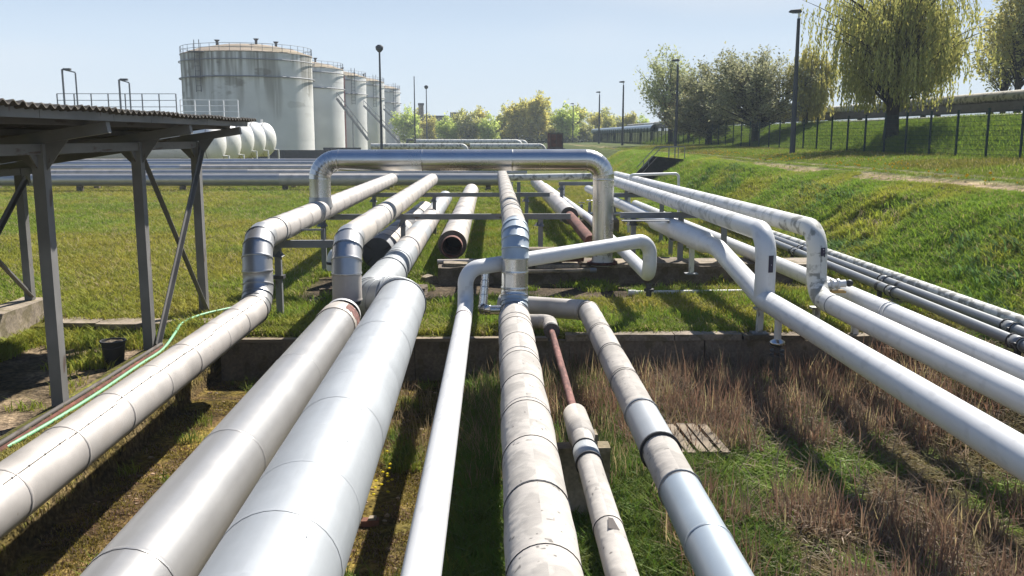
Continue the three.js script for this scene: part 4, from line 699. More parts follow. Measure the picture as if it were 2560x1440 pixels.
// railings of a loading platform above the vessels
function railing(label, x0, x1, y, z, h, n, mat = M.poleGrey) {
  const g = thing('platform_railing', label, 'railing', 'railings on the loading platform'); for (let k = 0; k <= n; k++) { const x = lerp(x0, x1, k / n); part(g, 'upright', box(0.1, h, 0.1, x, y, z), mat); part(g, 'column', box(0.12, y + 0.2, 0.12, x, -0.2, z + 0.001), mat); }
  for (let k = 1; k <= 4; k++) part(g, 'rail', bar(V(x0, y + h * k / 4, z), V(x1, y + h * k / 4, z), 0.06, 0.06), mat); part(g, 'deck', box(x1 - x0, 0.12, 1.2, (x0 + x1) / 2, y - 0.12, z - 0.6), M.farWall); settle(g);
}
railing('grey platform railing above the shelter roof, left of the largest tank', -43.5, -31.6, 4.9, -96, 2.6, 7);
railing('pale platform railing in front of the largest tank', -31.2, -25.4, 4.6, -96, 2.3, 4, M.paint);
function portal(label, u0, u1, z, top, lamp) { const g = thing('portal_mast', label, 'mast'); part(g, 'leg', rod(V(u0, 0, z), V(u0, top, z), 0.1, 6), M.poleGrey); part(g, 'leg', rod(V(u1, 4.5, z), V(u1, top - 0.35, z), 0.08, 6), M.poleGrey); part(g, 'crossbar', bar(V(u0, top, z), V(u1, top - 0.3, z), 0.1, 0.12), M.poleGrey); part(g, 'lamp_head', box(0.7, 0.2, 0.4, u0 + 0.5, top - 0.1, z), M.lampGrey); part(g, 'brace', bar(V(u1, 4.6, z), V(u0, 4.6, z), 0.1, 0.1), M.poleGrey); settle(g); }
portal('left-hand hooped lamp mast above the shelter roof', -42.8, -41.5, -96, 9.9); portal('hooped lamp mast nearer the largest tank', -37.2, -36.2, -96, 8.9);
function mast(label, x, z, top, head) { const g = thing('light_mast', label, 'mast'), gy = H(x, z); part(g, 'pole', sweep([V(x, gy, z), V(x, top, z)], [0.13, 0.07], 8), head === 2 ? M.poleGrey : M.lampGrey); part(g, 'foot', sweep([V(x, gy - 0.1, z), V(x, gy + 0.4, z)], 0.26, 8, { caps: true }), M.lampGrey); if (head) part(g, 'lamp_head', sweep([V(x, top - 0.2, z), V(x, top, z), V(x, top + 0.25, z), V(x, top + 0.4, z)], [0.12, 0.3, 0.33, 0.15], 12, { caps: true }), M.lampGrey); settle(g); }
mast('dark light mast with round head in front of the tank row', -9.0, -79, 10.35, 1); mast('thin plain mast right of the farthest tank', -11.7, -150, 12.7, 0); mast('grey light mast with round head left of the far trees', -9.8, -150, 10.9, 2);
{ const g = thing('chimney', 'small far chimney between the masts and the grey block', 'chimney'); part(g, 'stack', sweep([V(-18.5, 0, -260), V(-18.5, 12.2, -260)], [0.9, 0.7], 12), M.farWall); part(g, 'rim', sweep([V(-18.5, 11.8, -260), V(-18.5, 12.4, -260)], 0.85, 12), M.steelDark); settle(g); }
{ const g = thing('factory_building', 'far grey factory block half hidden by the left end of the trees', 'building'); part(g, 'wall', box(11, 9.3, 8, -17.5, -0.2, -285), M.farWall); part(g, 'wall', box(5, 10.8, 5, -9, -0.2, -288), M.farWall); part(g, 'parapet', box(11.4, 0.4, 8.4, -17.5, 9.1, -285), M.steelDark); for (let i = 0; i < 4; i++) part(g, 'window', box(1.4, 1.2, 0.1, -21 + i * 2.4, 6, -280.96), M.steelDark); settle(g); }
// far clutter in the centre
const FP = [[100, 2.2, 0.3, -12.5, -2.4, 'long white pipe with a down-turned end far behind the arch, lower left'], [112, 2.55, 0.36, -8.6, 3.9, 'thick white pipe far behind the arch, topmost'], [104, 2.15, 0.32, -2.0, 6.2, 'long white pipe with a down-turned end far behind the arch, lower right'], [128, 2.5, 0.3, -3, 5.2, 'pale far pipe in front of the dark hedge']];
FP.forEach(([d, y, r, x0, x1, label]) => { const g = thing('far_pipe', label, 'pipe', 'white pipes far behind the arch'); welded(g, [[x0, y, -d], [x1, y, -d], [x1 + 0.05, 0.0, -d]], r, M.mottle, { R: r * 1.6, len: 30, n: 16 }); for (let x = x0 + 1; x < x1 - 1; x += 4) part(g, 'support', box(0.25, y - r + 0.2, 0.25, x, -0.2, -d), M.steel); settle(g); });
for (let i = 0; i < 9; i++) { const rnd = rng(300 + i), x = -10.6 + i * 0.95 + rnd() * 0.4, z = -118 - rnd() * 10; const g = thing('valve_stand', ['first', 'second', 'third', 'fourth', 'fifth', 'sixth', 'seventh', 'eighth', 'ninth'][i] + ' small pipe-and-valve stand from the left below the far masts', 'valve stand', 'valve stands far in the centre'); const h = 1.6 + rnd() * 1.6; part(g, 'pipe', welded1(x, z, h), i % 3 ? M.farWall : M.steel); part(g, 'block', box(0.9, 0.9 + rnd(), 0.6, x + 0.5, -0.1, z - 0.4), i % 2 ? M.pinkWall : M.concreteDark); part(g, 'wheel', new THREE.TorusGeometry(0.28, 0.06, 5, 12).translate(x + 0.2, h * 0.7, z + 0.3), M.steelDark); settle(g); }
function welded1(x, z, h) { return sweep([V(x, -0.1, z), V(x, h * 0.8, z), V(x + 0.15, h, z), V(x + 0.8, h, z)], 0.16, 8, { caps: true }); }
{ const g = thing('pump_house', 'small pinkish pump hut left of the far white pipes', 'hut'); part(g, 'wall', box(3.4, 2.3, 2.6, -11.4, -0.1, -112), M.pinkWall); part(g, 'roof', box(3.8, 0.2, 3, -11.4, 2.2, -112), M.farWall); part(g, 'door', box(0.9, 1.4, 0.06, -11.0, -0.1, -110.68), M.steelBrown); settle(g); }
{ const g = thing('rusty_cabinet', 'rusty brown cabinet standing before the dark green fence', 'cabinet'); part(g, 'body', box(1.5, 1.6, 1.0, 7.3, 2.0, -100), M.steelBrown); part(g, 'post', box(0.3, 3.0, 0.3, 6.5, 0.6, -99.4), M.rustPink); part(part(g, 'door', box(0.55, 1.3, 0.05, 7.0, 2.15, -99.47), M.rust), 'handle', box(0.05, 0.2, 0.05, 7.2, 2.7, -99.42), M.black); part(g, 'door', box(0.55, 1.3, 0.05, 7.62, 2.15, -99.47), M.rust); part(g, 'base', box(1.9, 1.1, 1.3, 7.3, 0.9, -100), M.bund); settle(g); }

// ---------------------------------------------------------------- fence, lamps, stair, pipeline on the bank
{
  const g = thing('mesh_fence', 'dark green wire mesh fence running along the top of the bank', 'fence'), X = 20, st = 2.42, N = 62;
  const q = [], hh = 2.0; for (let k = 0; k < 24; k++) q.push(new THREE.BoxGeometry(0.008, hh - 0.08, 0.008).translate(0, hh / 2, -0.05 - k * 0.1)); for (let k = 0; k < 11; k++) q.push(new THREE.BoxGeometry(0.014, 0.012, st).translate(0.008, 0.06 + k * 0.19, -st / 2)); const panel = mergeGeometries(q), post = mergeGeometries([new THREE.BoxGeometry(0.075, hh + 0.16, 0.075).translate(0, hh / 2 - 0.02, 0), new THREE.BoxGeometry(0.09, 0.03, 0.09).translate(0, hh + 0.075, 0)]);
  for (let i = 0; i < N; i++) { const z = -29.6 - i * st, y = H(X, z); const p = part(g, 'post', post, M.green); p.position.set(X, y, z); if (i < N - 1) { const m = part(g, 'mesh_panel', panel, M.green); m.position.set(X, y, z); m.rotation.x = Math.atan2(-(H(X, z - st) - y), st) * -1; } }
}
['nearest street lamp, standing left of the big willow', 'second street lamp, in front of the dark willow', 'third street lamp along the fence', 'fourth street lamp along the fence, before the far trees', 'farthest thin street lamp in the centre'].forEach((label, i) => {
  const z = [-50.2, -82, -114, -140, -182][i], x = [16.55, 16.6, 16.5, 16.7, 16.6][i], y = H(x, z), T = y + 7.45, g = thing('street_lamp', label, 'lamp', 'street lamps along the bank');
  part(g, 'pole', sweep([V(x, y - 0.1, z), V(x, y + 3, z), V(x, T - 0.2, z)], [0.155, 0.125, 0.085], 12), M.lampGrey);
  part(g, 'collar', sweep([V(x, T - 0.25, z), V(x, T + 0.1, z)], [0.06, 0.05], 8), M.paint);
  const head = part(g, 'lamp_head', mergeGeometries([sweep([V(x + 0.1, T + 0.1, z), V(x + 0.05, T + 0.19, z), V(x - 0.45, T + 0.16, z), V(x - 0.55, T + 0.13, z)], [0.08, 0.11, 0.08, 0.03], 10, { caps: true })]), M.lampGrey); part(head, 'lens', box(0.34, 0.02, 0.14, x - 0.2, T + 0.06, z), M.lampGlass);
  settle(g);
});
{ // dark stair cheeks up the bank
  const g = thing('bank_stair', 'dark stair with handrail climbing the grass bank behind the silver arch', 'stair'), z0 = -47.6, z1 = -49.2; const x0 = 7.3, y0 = 0.5, x1 = 10.6, y1 = 2.15;
  const sh = new THREE.Shape([new THREE.Vector2(7.6, 1.0), new THREE.Vector2(8.7, 2.2), new THREE.Vector2(10.2, 2.05), new THREE.Vector2(10.2, 1.2), new THREE.Vector2(8.4, 0.6)]);
  for (const z of [z0, z1]) part(g, 'cheek_wall', new THREE.ExtrudeGeometry(sh, { depth: 0.12, bevelEnabled: false }).translate(0, 0, z), M.bund);
  for (let k = 0; k < 9; k++) part(g, 'step', box(0.3, 0.14, 1.46, 7.7 + k * 0.28, 0.75 + k * 0.145, (z0 + z1) / 2 + 0.06), M.concreteDark);
  for (const z of [z0 + 0.06, z1 + 0.06]) { part(g, 'handrail', mergeGeometries([bar(V(7.9, 1.6, z), V(8.9, 2.68, z), 0.04, 0.04), bar(V(8.9, 2.68, z), V(10.1, 2.7, z), 0.04, 0.04), bar(V(9.6, 2.0, z), V(9.6, 2.7, z), 0.05, 0.05), bar(V(8.25, 1.6, z), V(8.25, 2.0, z), 0.04, 0.04), bar(V(10.1, 1.9, z), V(10.1, 2.7, z), 0.04, 0.04)]), M.steel); }
  settle(g);
}
{ // overland pipeline behind the fence
  const g = thing('overland_pipeline', 'long mossy pipeline on trestles behind the fence, upper large pipe', 'pipeline'); const y = 5.36, X = 28;
  for (let i = 0; i < 16; i++) part(g, 'pipe_section', sweep([V(X, y, -26 - i * 10), V(X, y, -26.06 - i * 10), V(X, y, -35.96 - i * 10)], [0.31, 0.295, 0.295], 22), i % 3 === 1 ? M.mottle : M.cream);
  part(g, 'beam', bar(V(X - 0.1, y - 0.56, -24), V(X - 0.1, y - 0.56, -186), 0.5, 0.5), M.steelBrown);
  for (let i = 0; i < 27; i++) { const z = -27 - i * 6; part(g, 'leg', box(0.28, y - 0.9 - H(X, z) + 0.4, 0.28, X - 0.3, H(X, z) - 0.3, z), M.steelBrown); } settle(g);
  const h = thing('overland_pipeline', 'thinner lower pipe on the ground behind the fence', 'pipeline'); for (let i = 0; i < 10; i++) part(h, 'pipe_section', sweep([V(X - 1.4, 4.24, -24 - i * 8), V(X - 1.4, 4.24, -31.96 - i * 8)], 0.13, 14), M.cream); for (let i = 0; i < 9; i++) part(h, 'rest', box(0.3, 0.3, 0.3, X - 1.4, 3.82, -29 - i * 8), M.concreteDark); part(h, 'strut', bar(V(X - 1.5, 4.3, -40), V(X - 1.5, 4.95, -37.5), 0.08, 0.1), M.mottle); settle(h);
  const k = thing('overland_pipeline', 'far silver pipeline stretch above the dark green fence', 'pipeline'); part(k, 'pipe_section', sweep([V(21.5, 4.3, -120), V(21.5, 4.3, -190)], 0.5, 18), M.galv); for (let i = 0; i < 8; i++) part(k, 'leg', box(0.3, 4.2 - H(21.5, -122 - i * 9), 0.3, 21.5, H(21.5, -122 - i * 9) - 0.2, -122 - i * 9), M.steelBrown); settle(k);
}

// ---------------------------------------------------------------- trees
const leafMat = c => new THREE.MeshPhysicalMaterial({ color: rgb(1, 1, 1), vertexColors: true, specularIntensity: 0.3, roughness: 0.9, transmission: 0.5, thickness: 0, side: THREE.DoubleSide });
const LEAF = leafMat();
function growTree(seed, o) { // o: h, cw (crown width), cb (crown base), trunk r, targets, leaves per target, leaf size, willow, colours
  const R = rng(seed), gauss = () => (R() + R() + R() + R() - 2) * 0.9, wood = [], P = [], C = [], I = []; const N = [];
  const th = o.h * (o.fork ?? 0.55), lean = (R() - 0.5) * 0.06 * o.h;
  const tp = []; for (let i = 0; i <= 6; i++) { const f = i / 6; tp.push(V(lean * f * f + 0.03 * o.h * (vnoise(f * 3, seed, 3) - 0.5), f * th * 1.3, 0.03 * o.h * (vnoise(f * 3, seed + 5, 3) - 0.5))); }
  wood.push(sweep([V(tp[0].x, -0.5, tp[0].z), ...tp], [o.r * 1.5, o.r * 1.25, o.r, o.r * 0.85, o.r * 0.72, o.r * 0.55, o.r * 0.4, o.r * 0.22], 9));
  const leaf = (p, s, hang) => {
    const a = R() * 6.283, b = hang ? -1.1 - R() * 0.6 : (R() - 0.4) * 2, d = V(Math.cos(a) * Math.cos(b), Math.sin(b), Math.sin(a) * Math.cos(b)), w = V(-Math.sin(a), (R() - 0.5) * 1.2, Math.cos(a)).normalize(), k = P.length / 3;
    const L = s * (0.7 + 0.7 * R()), W = L * (hang ? 0.24 : 0.34), q = [p, p.clone().addScaledVector(d, L * 0.5).addScaledVector(w, W), p.clone().addScaledVector(d, L), p.clone().addScaledVector(d, L * 0.5).addScaledVector(w, -W)];
    for (const v of q) P.push(v.x, v.y, v.z); const t = R(), c = o.cols[Math.floor(R() * o.cols.length)], f = (o.lum ?? 1.9) * (0.75 + 0.5 * t); for (let i = 0; i < 4; i++) C.push(c[0] * f, c[1] * f, c[2] * f); I.push(k, k + 1, k + 2, k, k + 2, k + 3);
  };
  for (let t = 0; t < o.targets; t++) {
    const a = R() * 6.283, ph = Math.acos(1 - 2 * R()), rr = Math.pow(R(), 0.42), lump = 0.78 + 0.42 * vnoise(a * 1.6 + 3, ph * 2.2, seed);
    let y = o.cb + (o.h - o.cb) * (0.5 + 0.5 * Math.cos(ph) * rr * lump * (o.willow ? 0.95 : 1)); const rx = o.cw / 2 * Math.sin(ph) * rr * lump * (o.willow ? 1.05 : 1);
    const T = V(lean + Math.cos(a) * rx, y, Math.sin(a) * rx * (o.dz ?? 1)); if (o.willow) T.y = lerp(T.y, o.h, 0.12);
    const s0 = clamp((y - o.cb * 0.5) / o.h * 0.75, 0.18, 0.85) * (0.75 + 0.2 * R()), f = clamp(s0 * o.h / (th * 1.3), 0.2, 0.98), base = tp[Math.floor(f * 5.99)].clone().lerp(tp[Math.min(6, Math.floor(f * 5.99) + 1)], (f * 5.99) % 1);
    const mid = base.clone().lerp(T, 0.5); mid.y += (o.willow ? 0.10 : 0.02) * o.h * (0.4 + R()); mid.x += gauss() * 0.03 * o.h; mid.z += gauss() * 0.03 * o.h;
    const c = new THREE.QuadraticBezierCurve3(base, mid, T), br = o.r * (0.10 + 0.20 * R() * (t < 12 ? 3.4 : 1)); wood.push(sweep(c.getPoints(5), [br, br * 0.8, br * 0.6, br * 0.42, br * 0.25, br * 0.08], 5));
    for (let k = 0; k < o.per; k++) {
      if (o.willow) { const f2 = 0.45 + 0.55 * R(), p0 = c.getPoint(f2); p0.x += gauss() * o.spread; p0.z += gauss() * o.spread; p0.y += gauss() * o.spread * 0.6; const len = (0.5 + R()) * o.strand, out = V(p0.x - lean, 0, p0.z).normalize().multiplyScalar(0.12 * len), m = Math.round(len / (o.leaf * 0.55)); for (let q = 0; q < m; q++) { const g = q / m; if (p0.y - len * g < o.floor) break; leaf(V(p0.x + out.x * Math.sqrt(g) + gauss() * 0.05, p0.y - len * g, p0.z + out.z * Math.sqrt(g) + gauss() * 0.05), o.leaf, true); } }
      else { const p = c.getPoint(0.55 + 0.45 * R()); p.x += gauss() * o.spread; p.y += gauss() * o.spread * 0.85; p.z += gauss() * o.spread; leaf(p, o.leaf, false); }
    }
  }
  const g = new THREE.BufferGeometry(); g.setAttribute('position', new THREE.Float32BufferAttribute(P, 3)); g.setAttribute('color', new THREE.Float32BufferAttribute(C, 3)); g.setIndex(I); g.computeVertexNormals();
  return { wood: mergeGeometries(wood), crown: g };
}
function plant(t, name, label, x, z, rot, s, group, sy = s) { const g = thing(name, label, 'tree', group); part(g, 'trunk', t.wood, M.bark); part(g, 'crown', t.crown, LEAF); g.position.set(x, H(x, z) - 0.05, z); g.rotation.y = rot; g.scale.set(s, sy, s); return g; }
const olive = [[0.20, 0.20, 0.055], [0.25, 0.235, 0.06], [0.16, 0.165, 0.05]], gold = [[0.27, 0.24, 0.065], [0.24, 0.22, 0.065], [0.21, 0.20, 0.06]], sage = [[0.19, 0.19, 0.10], [0.15, 0.155, 0.085], [0.24, 0.23, 0.13]], bronze = [[0.24, 0.165, 0.07], [0.20, 0.15, 0.06], [0.16, 0.15, 0.06]], fresh = [[0.19, 0.225, 0.06], [0.23, 0.25, 0.075]], pale = [[0.26, 0.27, 0.12], [0.22, 0.235, 0.10]];
plant(growTree(11, { h: 10.2, cw: 10.4, cb: 1.2, r: 0.36, targets: 220, per: 14, leaf: 0.19, spread: 0.42, strand: 1.3, willow: true, floor: 1.7, cols: [...olive, ...gold.slice(1)], fork: 0.6 }), 'willow_tree', 'big weeping willow with thick dark trunk at the upper right', 22.6, -51.5, 0.6, 1);
plant(growTree(12, { h: 7.9, cw: 9.6, cb: 1.6, r: 0.34, targets: 170, per: 120, leaf: 0.22, spread: 0.5, cols: sage, fork: 0.32 }), 'round_tree', 'grey-green round tree with forked dark trunk left of the nearest lamp', 21.6, -75, 1.9, 1);
plant(growTree(13, { h: 8.2, cw: 9.0, cb: 0.6, r: 0.3, targets: 150, per: 130, leaf: 0.24, spread: 0.5, cols: [[0.15, 0.155, 0.075], [0.18, 0.175, 0.085]], fork: 0.35 }), 'round_tree', 'darker dense tree behind the second street lamp', 20.6, -86, 0.3, 1);
plant(growTree(14, { h: 10.8, cw: 9.4, cb: 2.6, r: 0.28, targets: 140, per: 65, leaf: 0.26, spread: 0.5, cols: pale, fork: 0.7 }), 'tall_tree', 'tall pale loose tree at the left end of the near tree group', 20.4, -104, 0, 1);
plant(growTree(15, { h: 5.6, cw: 6.8, cb: 0.5, r: 0.2, targets: 70, per: 150, leaf: 0.23, spread: 0.42, cols: bronze, fork: 0.3 }), 'bushy_tree', 'low bronze bushy tree left of the second street lamp', 18.7 + 3.2, -101, 0, 1);
plant(growTree(16, { h: 7.0, cw: 4.6, cb: 0.6, r: 0.2, targets: 80, per: 14, leaf: 0.24, spread: 0.4, strand: 1.3, willow: true, floor: 0.5, cols: gold, fork: 0.6 }), 'willow_tree', 'small golden willow just right of the nearest lamp', 25.4, -74, 0, 1);
const bg = growTree(17, { h: 11.5, cw: 6.5, cb: 3.5, r: 0.22, targets: 90, per: 75, leaf: 0.28, spread: 0.55, cols: [[0.30, 0.27, 0.09], [0.25, 0.24, 0.10]], fork: 0.75 });
plant(bg, 'tall_tree', 'thin golden tree at the right edge of the picture', 36.6, -64, 0.5, 1.0); plant(bg, 'tall_tree', 'thin pale tree right behind the big willow', 33.0, -70, 2.4, 0.82); plant(bg, 'tall_tree', 'faint tree at the right edge behind the pipeline', 43.5, -78, 4.1, 1.0);
{ // far tree line
  const kinds = [[21, olive, 8.6, 6.2], [22, gold, 9.6, 5.6], [23, fresh, 8.2, 6.6], [24, [...olive, ...sage], 7.6, 6.4], [25, [...gold, ...fresh], 9.0, 6.0]].map(([s, cols, h, cw]) => growTree(s, { h, cw, cb: 0.8, r: 0.2, targets: 70, per: 60, leaf: 0.5, spread: 0.6, lum: 2.7, cols, fork: 0.6, strand: 1, floor: 0.2 }));
  const ord = ['first', 'second', 'third', 'fourth', 'fifth', 'sixth', 'seventh', 'eighth', 'ninth', 'tenth', 'eleventh', 'twelfth', 'thirteenth', 'fourteenth', 'fifteenth', 'sixteenth', 'seventeenth', 'eighteenth', 'nineteenth', 'twentieth', 'twenty-first', 'twenty-second', 'twenty-third', 'twenty-fourth'];
  const rows = []; // u (photo column), kind, scale, depth
  [[1118, 2, .92, 205], [1146, 0, 1.0, 212], [1172, 3, 1.12, 206], [1198, 1, 1.02, 214], [1222, 2, .95, 204], [1244, 4, .84, 210], [1268, 0, 1.08, 212], [1292, 1, 1.14, 203], [1318, 4, 1.18, 211], [1342, 1, 1.2, 205], [1364, 0, 1.02, 213], [1388, 3, .72, 207], [1412, 2, 1.12, 203], [1436, 4, 1.08, 210], [1462, 3, .68, 206], [1490, 1, .8, 214], [1518, 0, .74, 208], [1546, 3, .82, 212], [1572, 1, .72, 206], [1600, 2, .8, 211]].forEach(a => rows.push(a));
  const rnd = rng(404); rows.forEach(([u, k, s, d], i) => { const x = (u - 1220) / 2300 * d; plant(kinds[k], 'far_tree', ord[i] + ' tree from the left in the far tree line', x, -d, rnd() * 6.28, s * (0.95 + 0.1 * rnd()), 'trees of the far tree line', s * (u > 1370 ? 1.02 : 1.08)); });
  plant(kinds[2], 'far_tree', 'pale green tree right beside the farthest tank', -20.5, -240, 1, 1.35, 'trees beside the farthest tank'); plant(kinds[1], 'far_tree', 'small golden tree between the two far masts', -14.8, -235, 3, 0.92, 'trees beside the farthest tank'); plant(kinds[0], 'far_tree', 'green tree behind the thin plain mast', -18.3, -262, 4, 1.25, 'trees beside the farthest tank');
  plant(kinds[3], 'far_tree', 'taller far tree behind the fourth street lamp', 30.5, -250, 4, 1.5, 'trees of the far tree line');
  // low dark hedge under the trees
  const hR = rng(77), P = [], I = [], C = []; for (let i = 0; i < 9000; i++) { const x = lerp(-14, 42, hR()), z = -196 - hR() * 5, y = 0.1 + hR() * (2.0 + 0.9 * vnoise(x * 0.5, 3, 9)), k = P.length / 3, a = hR() * 6.28, s = 0.25 + 0.25 * hR(); const d = V(Math.cos(a) * s, (hR() - 0.5) * s, Math.sin(a) * s), w = V(-Math.sin(a) * s * 0.5, s * 0.5, Math.cos(a) * s * 0.5); P.push(x, y, z, x + d.x, y + d.y, z + d.z, x + d.x + w.x, y + d.y + w.y, z + d.z + w.z, x + w.x, y + w.y, z + w.z); const f = 0.7 + 0.6 * hR(); for (let q = 0; q < 4; q++) C.push(0.085 * f, 0.095 * f, 0.04 * f); I.push(k, k + 1, k + 2, k, k + 2, k + 3); }
  const g = new THREE.BufferGeometry(); g.setAttribute('position', new THREE.Float32BufferAttribute(P, 3)); g.setAttribute('color', new THREE.Float32BufferAttribute(C, 3)); g.setIndex(I); g.computeVertexNormals();
  solo('far_hedge', 'low dark hedge below the far tree line', 'hedge', g, SM({ vertexColors: true, roughness: 1 })).userData.kind = 'stuff';
}

// ---------------------------------------------------------------- grass, moss tufts, reeds
function tuft(seed, n, h, spread, w, bend) { // a handful of bent blades
  const R = rng(seed), P = [], I = []; for (let i = 0; i < n; i++) {
    const a = R() * 6.283, x = (R() - 0.5) * spread, z = (R() - 0.5) * spread, H1 = h * (0.55 + 0.6 * R()), b = bend * (0.3 + R()) * H1, dx = Math.cos(a), dz = Math.sin(a), wx = -dz * w, wz = dx * w, k = P.length / 3;
    P.push(x - wx, -0.02, z - wz, x + wx, -0.02, z + wz, x + dx * b * 0.3 - wx * 0.8, H1 * 0.55, z + dz * b * 0.3 - wz * 0.8, x + dx * b * 0.3 + wx * 0.8, H1 * 0.55, z + dz * b * 0.3 + wz * 0.8, x + dx * b, H1 * (1 - 0.25 * bend * R()), z + dz * b);
    I.push(k, k + 1, k + 2, k + 1, k + 3, k + 2, k + 2, k + 3, k + 4);
  }
  const g = new THREE.BufferGeometry(); g.setAttribute('position', new THREE.Float32BufferAttribute(P, 3)); g.setIndex(I); g.computeVertexNormals(); return g;
}
function scatter(name, label, cat, geo, count, seed, place, trans = 0.4, rough1 = 0.9) { // place(R) -> [x, z, scale, [r,g,b], scaleY] or null
  const R = rng(seed), list = []; for (let i = 0; i < count; i++) { const p = place(R); if (p) list.push(p); }
  const im = new THREE.InstancedMesh(geo, new THREE.MeshPhysicalMaterial({ color: rgb(1, 1, 1), specularIntensity: 0.25, roughness: rough1, transmission: trans, thickness: 0, side: THREE.DoubleSide }), list.length), m = new THREE.Matrix4(), q = new THREE.Quaternion(), c = new THREE.Color();
  list.forEach(([x, z, s, col, sy], i) => { q.setFromEuler(new THREE.Euler((R() - 0.5) * 0.3, R() * 6.283, (R() - 0.5) * 0.3)); m.compose(V(x, H(x, z), z), q, V(s, sy ?? s, s)); im.setMatrixAt(i, m); im.setColorAt(i, c.setRGB(...col)); });
  im.name = numbered(name); im.castShadow = im.receiveShadow = true; im.userData = { label, category: cat, kind: 'stuff' }; scene.add(im); return im;
}
const mix = (a, b, t) => a.map((v, i) => lerp(v, b[i], t)), vary = (R, c, k = 0.35) => { const f = 1 + (R() - 0.5) * k; return [c[0] * f * (1 + (R() - 0.5) * 0.15), c[1] * f, c[2] * f]; };
const G1 = [0.24, 0.315, 0.035], G2 = [0.37, 0.345, 0.055], G3 = [0.18, 0.285, 0.035], STRAW = [0.46, 0.38, 0.19], BROWN = [0.25, 0.17, 0.11], RED = [0.25, 0.15, 0.10];
const inPlinth = (x, z) => (z > -21.2 && z < -17.9 && x > -3.9 && x < 7.3 && !(x > 3 && z > -19.2) && fbm(x * 1.3, z * 1.3, 2, 599) < 0.62);
// lawn on the left and in the middle: short
scatter('lawn_grass', 'short yellow-green grass of the lawn', 'grass', tuft(1, 9, 0.075, 0.16, 0.006, 0.9), 90000, 501, R => {
  const D = 14.8 + 52 * Math.pow(R(), 1.5), x = lerp(-0.55 * D - 1, 8.5, R()), z = -D; if (x < -4.6 && x > -8.4 && D < 16.05) return null; if (inPlinth(x, z)) return null; if (x < -5 && D < 16) return null;
  const n = fbm(x * 0.35, z * 0.35, 3, 511), b = fbm(x * 0.12, z * 0.12, 3, 513); return [x, z, 0.8 + 0.7 * R() + D * 0.02, vary(R, R() < 0.12 ? STRAW : mix(G1, G2, sstep(0.35, 0.65, n * 0.5 + b * 0.5)))];
});
scatter('lawn_grass', 'taller grass clumps dotted over the middle lawn', 'grass', tuft(2, 14, 0.17, 0.22, 0.007, 0.8), 7000, 503, R => { const D = 14.9 + 22 * Math.pow(R(), 1.3), x = lerp(-4.3, 8.6, R()), z = -D; if (inPlinth(x, z) || fbm(x * 0.8, z * 0.8, 3, 517) < 0.5) return null; return [x, z, 0.7 + 0.8 * R(), vary(R, mix(G3, G1, R()))]; });
// bank
scatter('bank_grass', 'rough green grass on the bank at the right', 'grass', tuft(3, 11, 0.16, 0.22, 0.010, 0.95), 70000, 521, R => {
  const D = 11 + 60 * Math.pow(R(), 1.35), x = lerp(8.2 - 1.6 * sstep(33, 48, D), 12.3, R()), z = -D; if (scar(x, z) > 0.3 && R() < 0.85) return null; if (track(x, z) > 0.3 && R() < 0.9) return null; const n = fbm(x * 0.5, z * 0.4, 3, 523), lump = fbm(x * 0.9, z * 0.9, 3, 525);
  return [x, z, (0.6 + 0.3 * sstep(0.35, 0.65, lump) + 0.7 * R()) * lerp(1, 0.3, sstep(10.9, 11.7, x)), vary(R, R() < 0.08 ? STRAW : mix(mix(G3, G1, R()), G2, sstep(0.45, 0.7, n) * 0.7).map(v => v * 1.3))];
});
scatter('bank_weeds', 'dark leafy weeds in clumps on the grass bank', 'weeds', tuft(4, 16, 0.20, 0.34, 0.022, 1.1), 2200, 527, R => { const D = 12 + 30 * Math.pow(R(), 1.2), x = lerp(8.4, 11.0, R()), z = -D; if (fbm(x * 0.7 + 7, z * 0.5, 3, 529) < 0.54) return null; return [x, z, 0.6 + 0.7 * R(), vary(R, [0.13, 0.22, 0.06])]; });
scatter('verge_grass', 'short grass between the bank edge and the fence', 'grass', tuft(5, 9, 0.12, 0.24, 0.009, 0.9), 42000, 531, R => { const D = 18 + 75 * Math.pow(R(), 1.3), x = lerp(11.6, 21.5, R()), z = -D; if (track(x, z) > 0.1 && R() < 0.93) return null; const n = fbm(x * 0.3, z * 0.3, 3, 533); return [x, z, (0.8 + 0.8 * R() + D * 0.008) * lerp(0.4, 1, sstep(14, 16, x)), vary(R, R() < 0.1 ? STRAW : mix(G1, [0.24, 0.23, 0.04], sstep(0.45, 0.65, n)))]; });
scatter('slope_grass', 'grass on the upper slope behind the fence', 'grass', tuft(6, 9, 0.16, 0.3, 0.012, 0.9), 30000, 537, R => { const D = 30 + 90 * Math.pow(R(), 1.3), x = lerp(20.2, 27.5, R()), z = -D; return [x, z, 0.9 + 0.9 * R() + D * 0.006, vary(R, mix(G1, G3, R()))]; });
scatter('dandelions', 'yellow dandelion flowers dotted on the verge by the fence', 'flowers', new THREE.IcosahedronGeometry(0.03, 0).translate(0, 0.13, 0), 700, 541, R => { const D = 22 + 40 * R(), x = lerp(12.5, 20, R()), z = -D; if (fbm(x * 0.4, z * 0.3, 3, 543) < 0.52) return null; return [x, z, 0.8 + 0.6 * R(), [0.62, 0.45, 0.02]]; });
scatter('dandelions', 'small yellow flowers in the trench beside the big blue-grey pipe', 'flowers', new THREE.IcosahedronGeometry(0.022, 0).scale(1, 0.5, 1).translate(0, 0.2, 0), 16, 545, R => [-1.2 + (R() - 0.5) * 0.3, -9.9 + (R() - 0.5) * 1.6, 1, [0.72, 0.60, 0.02]]);
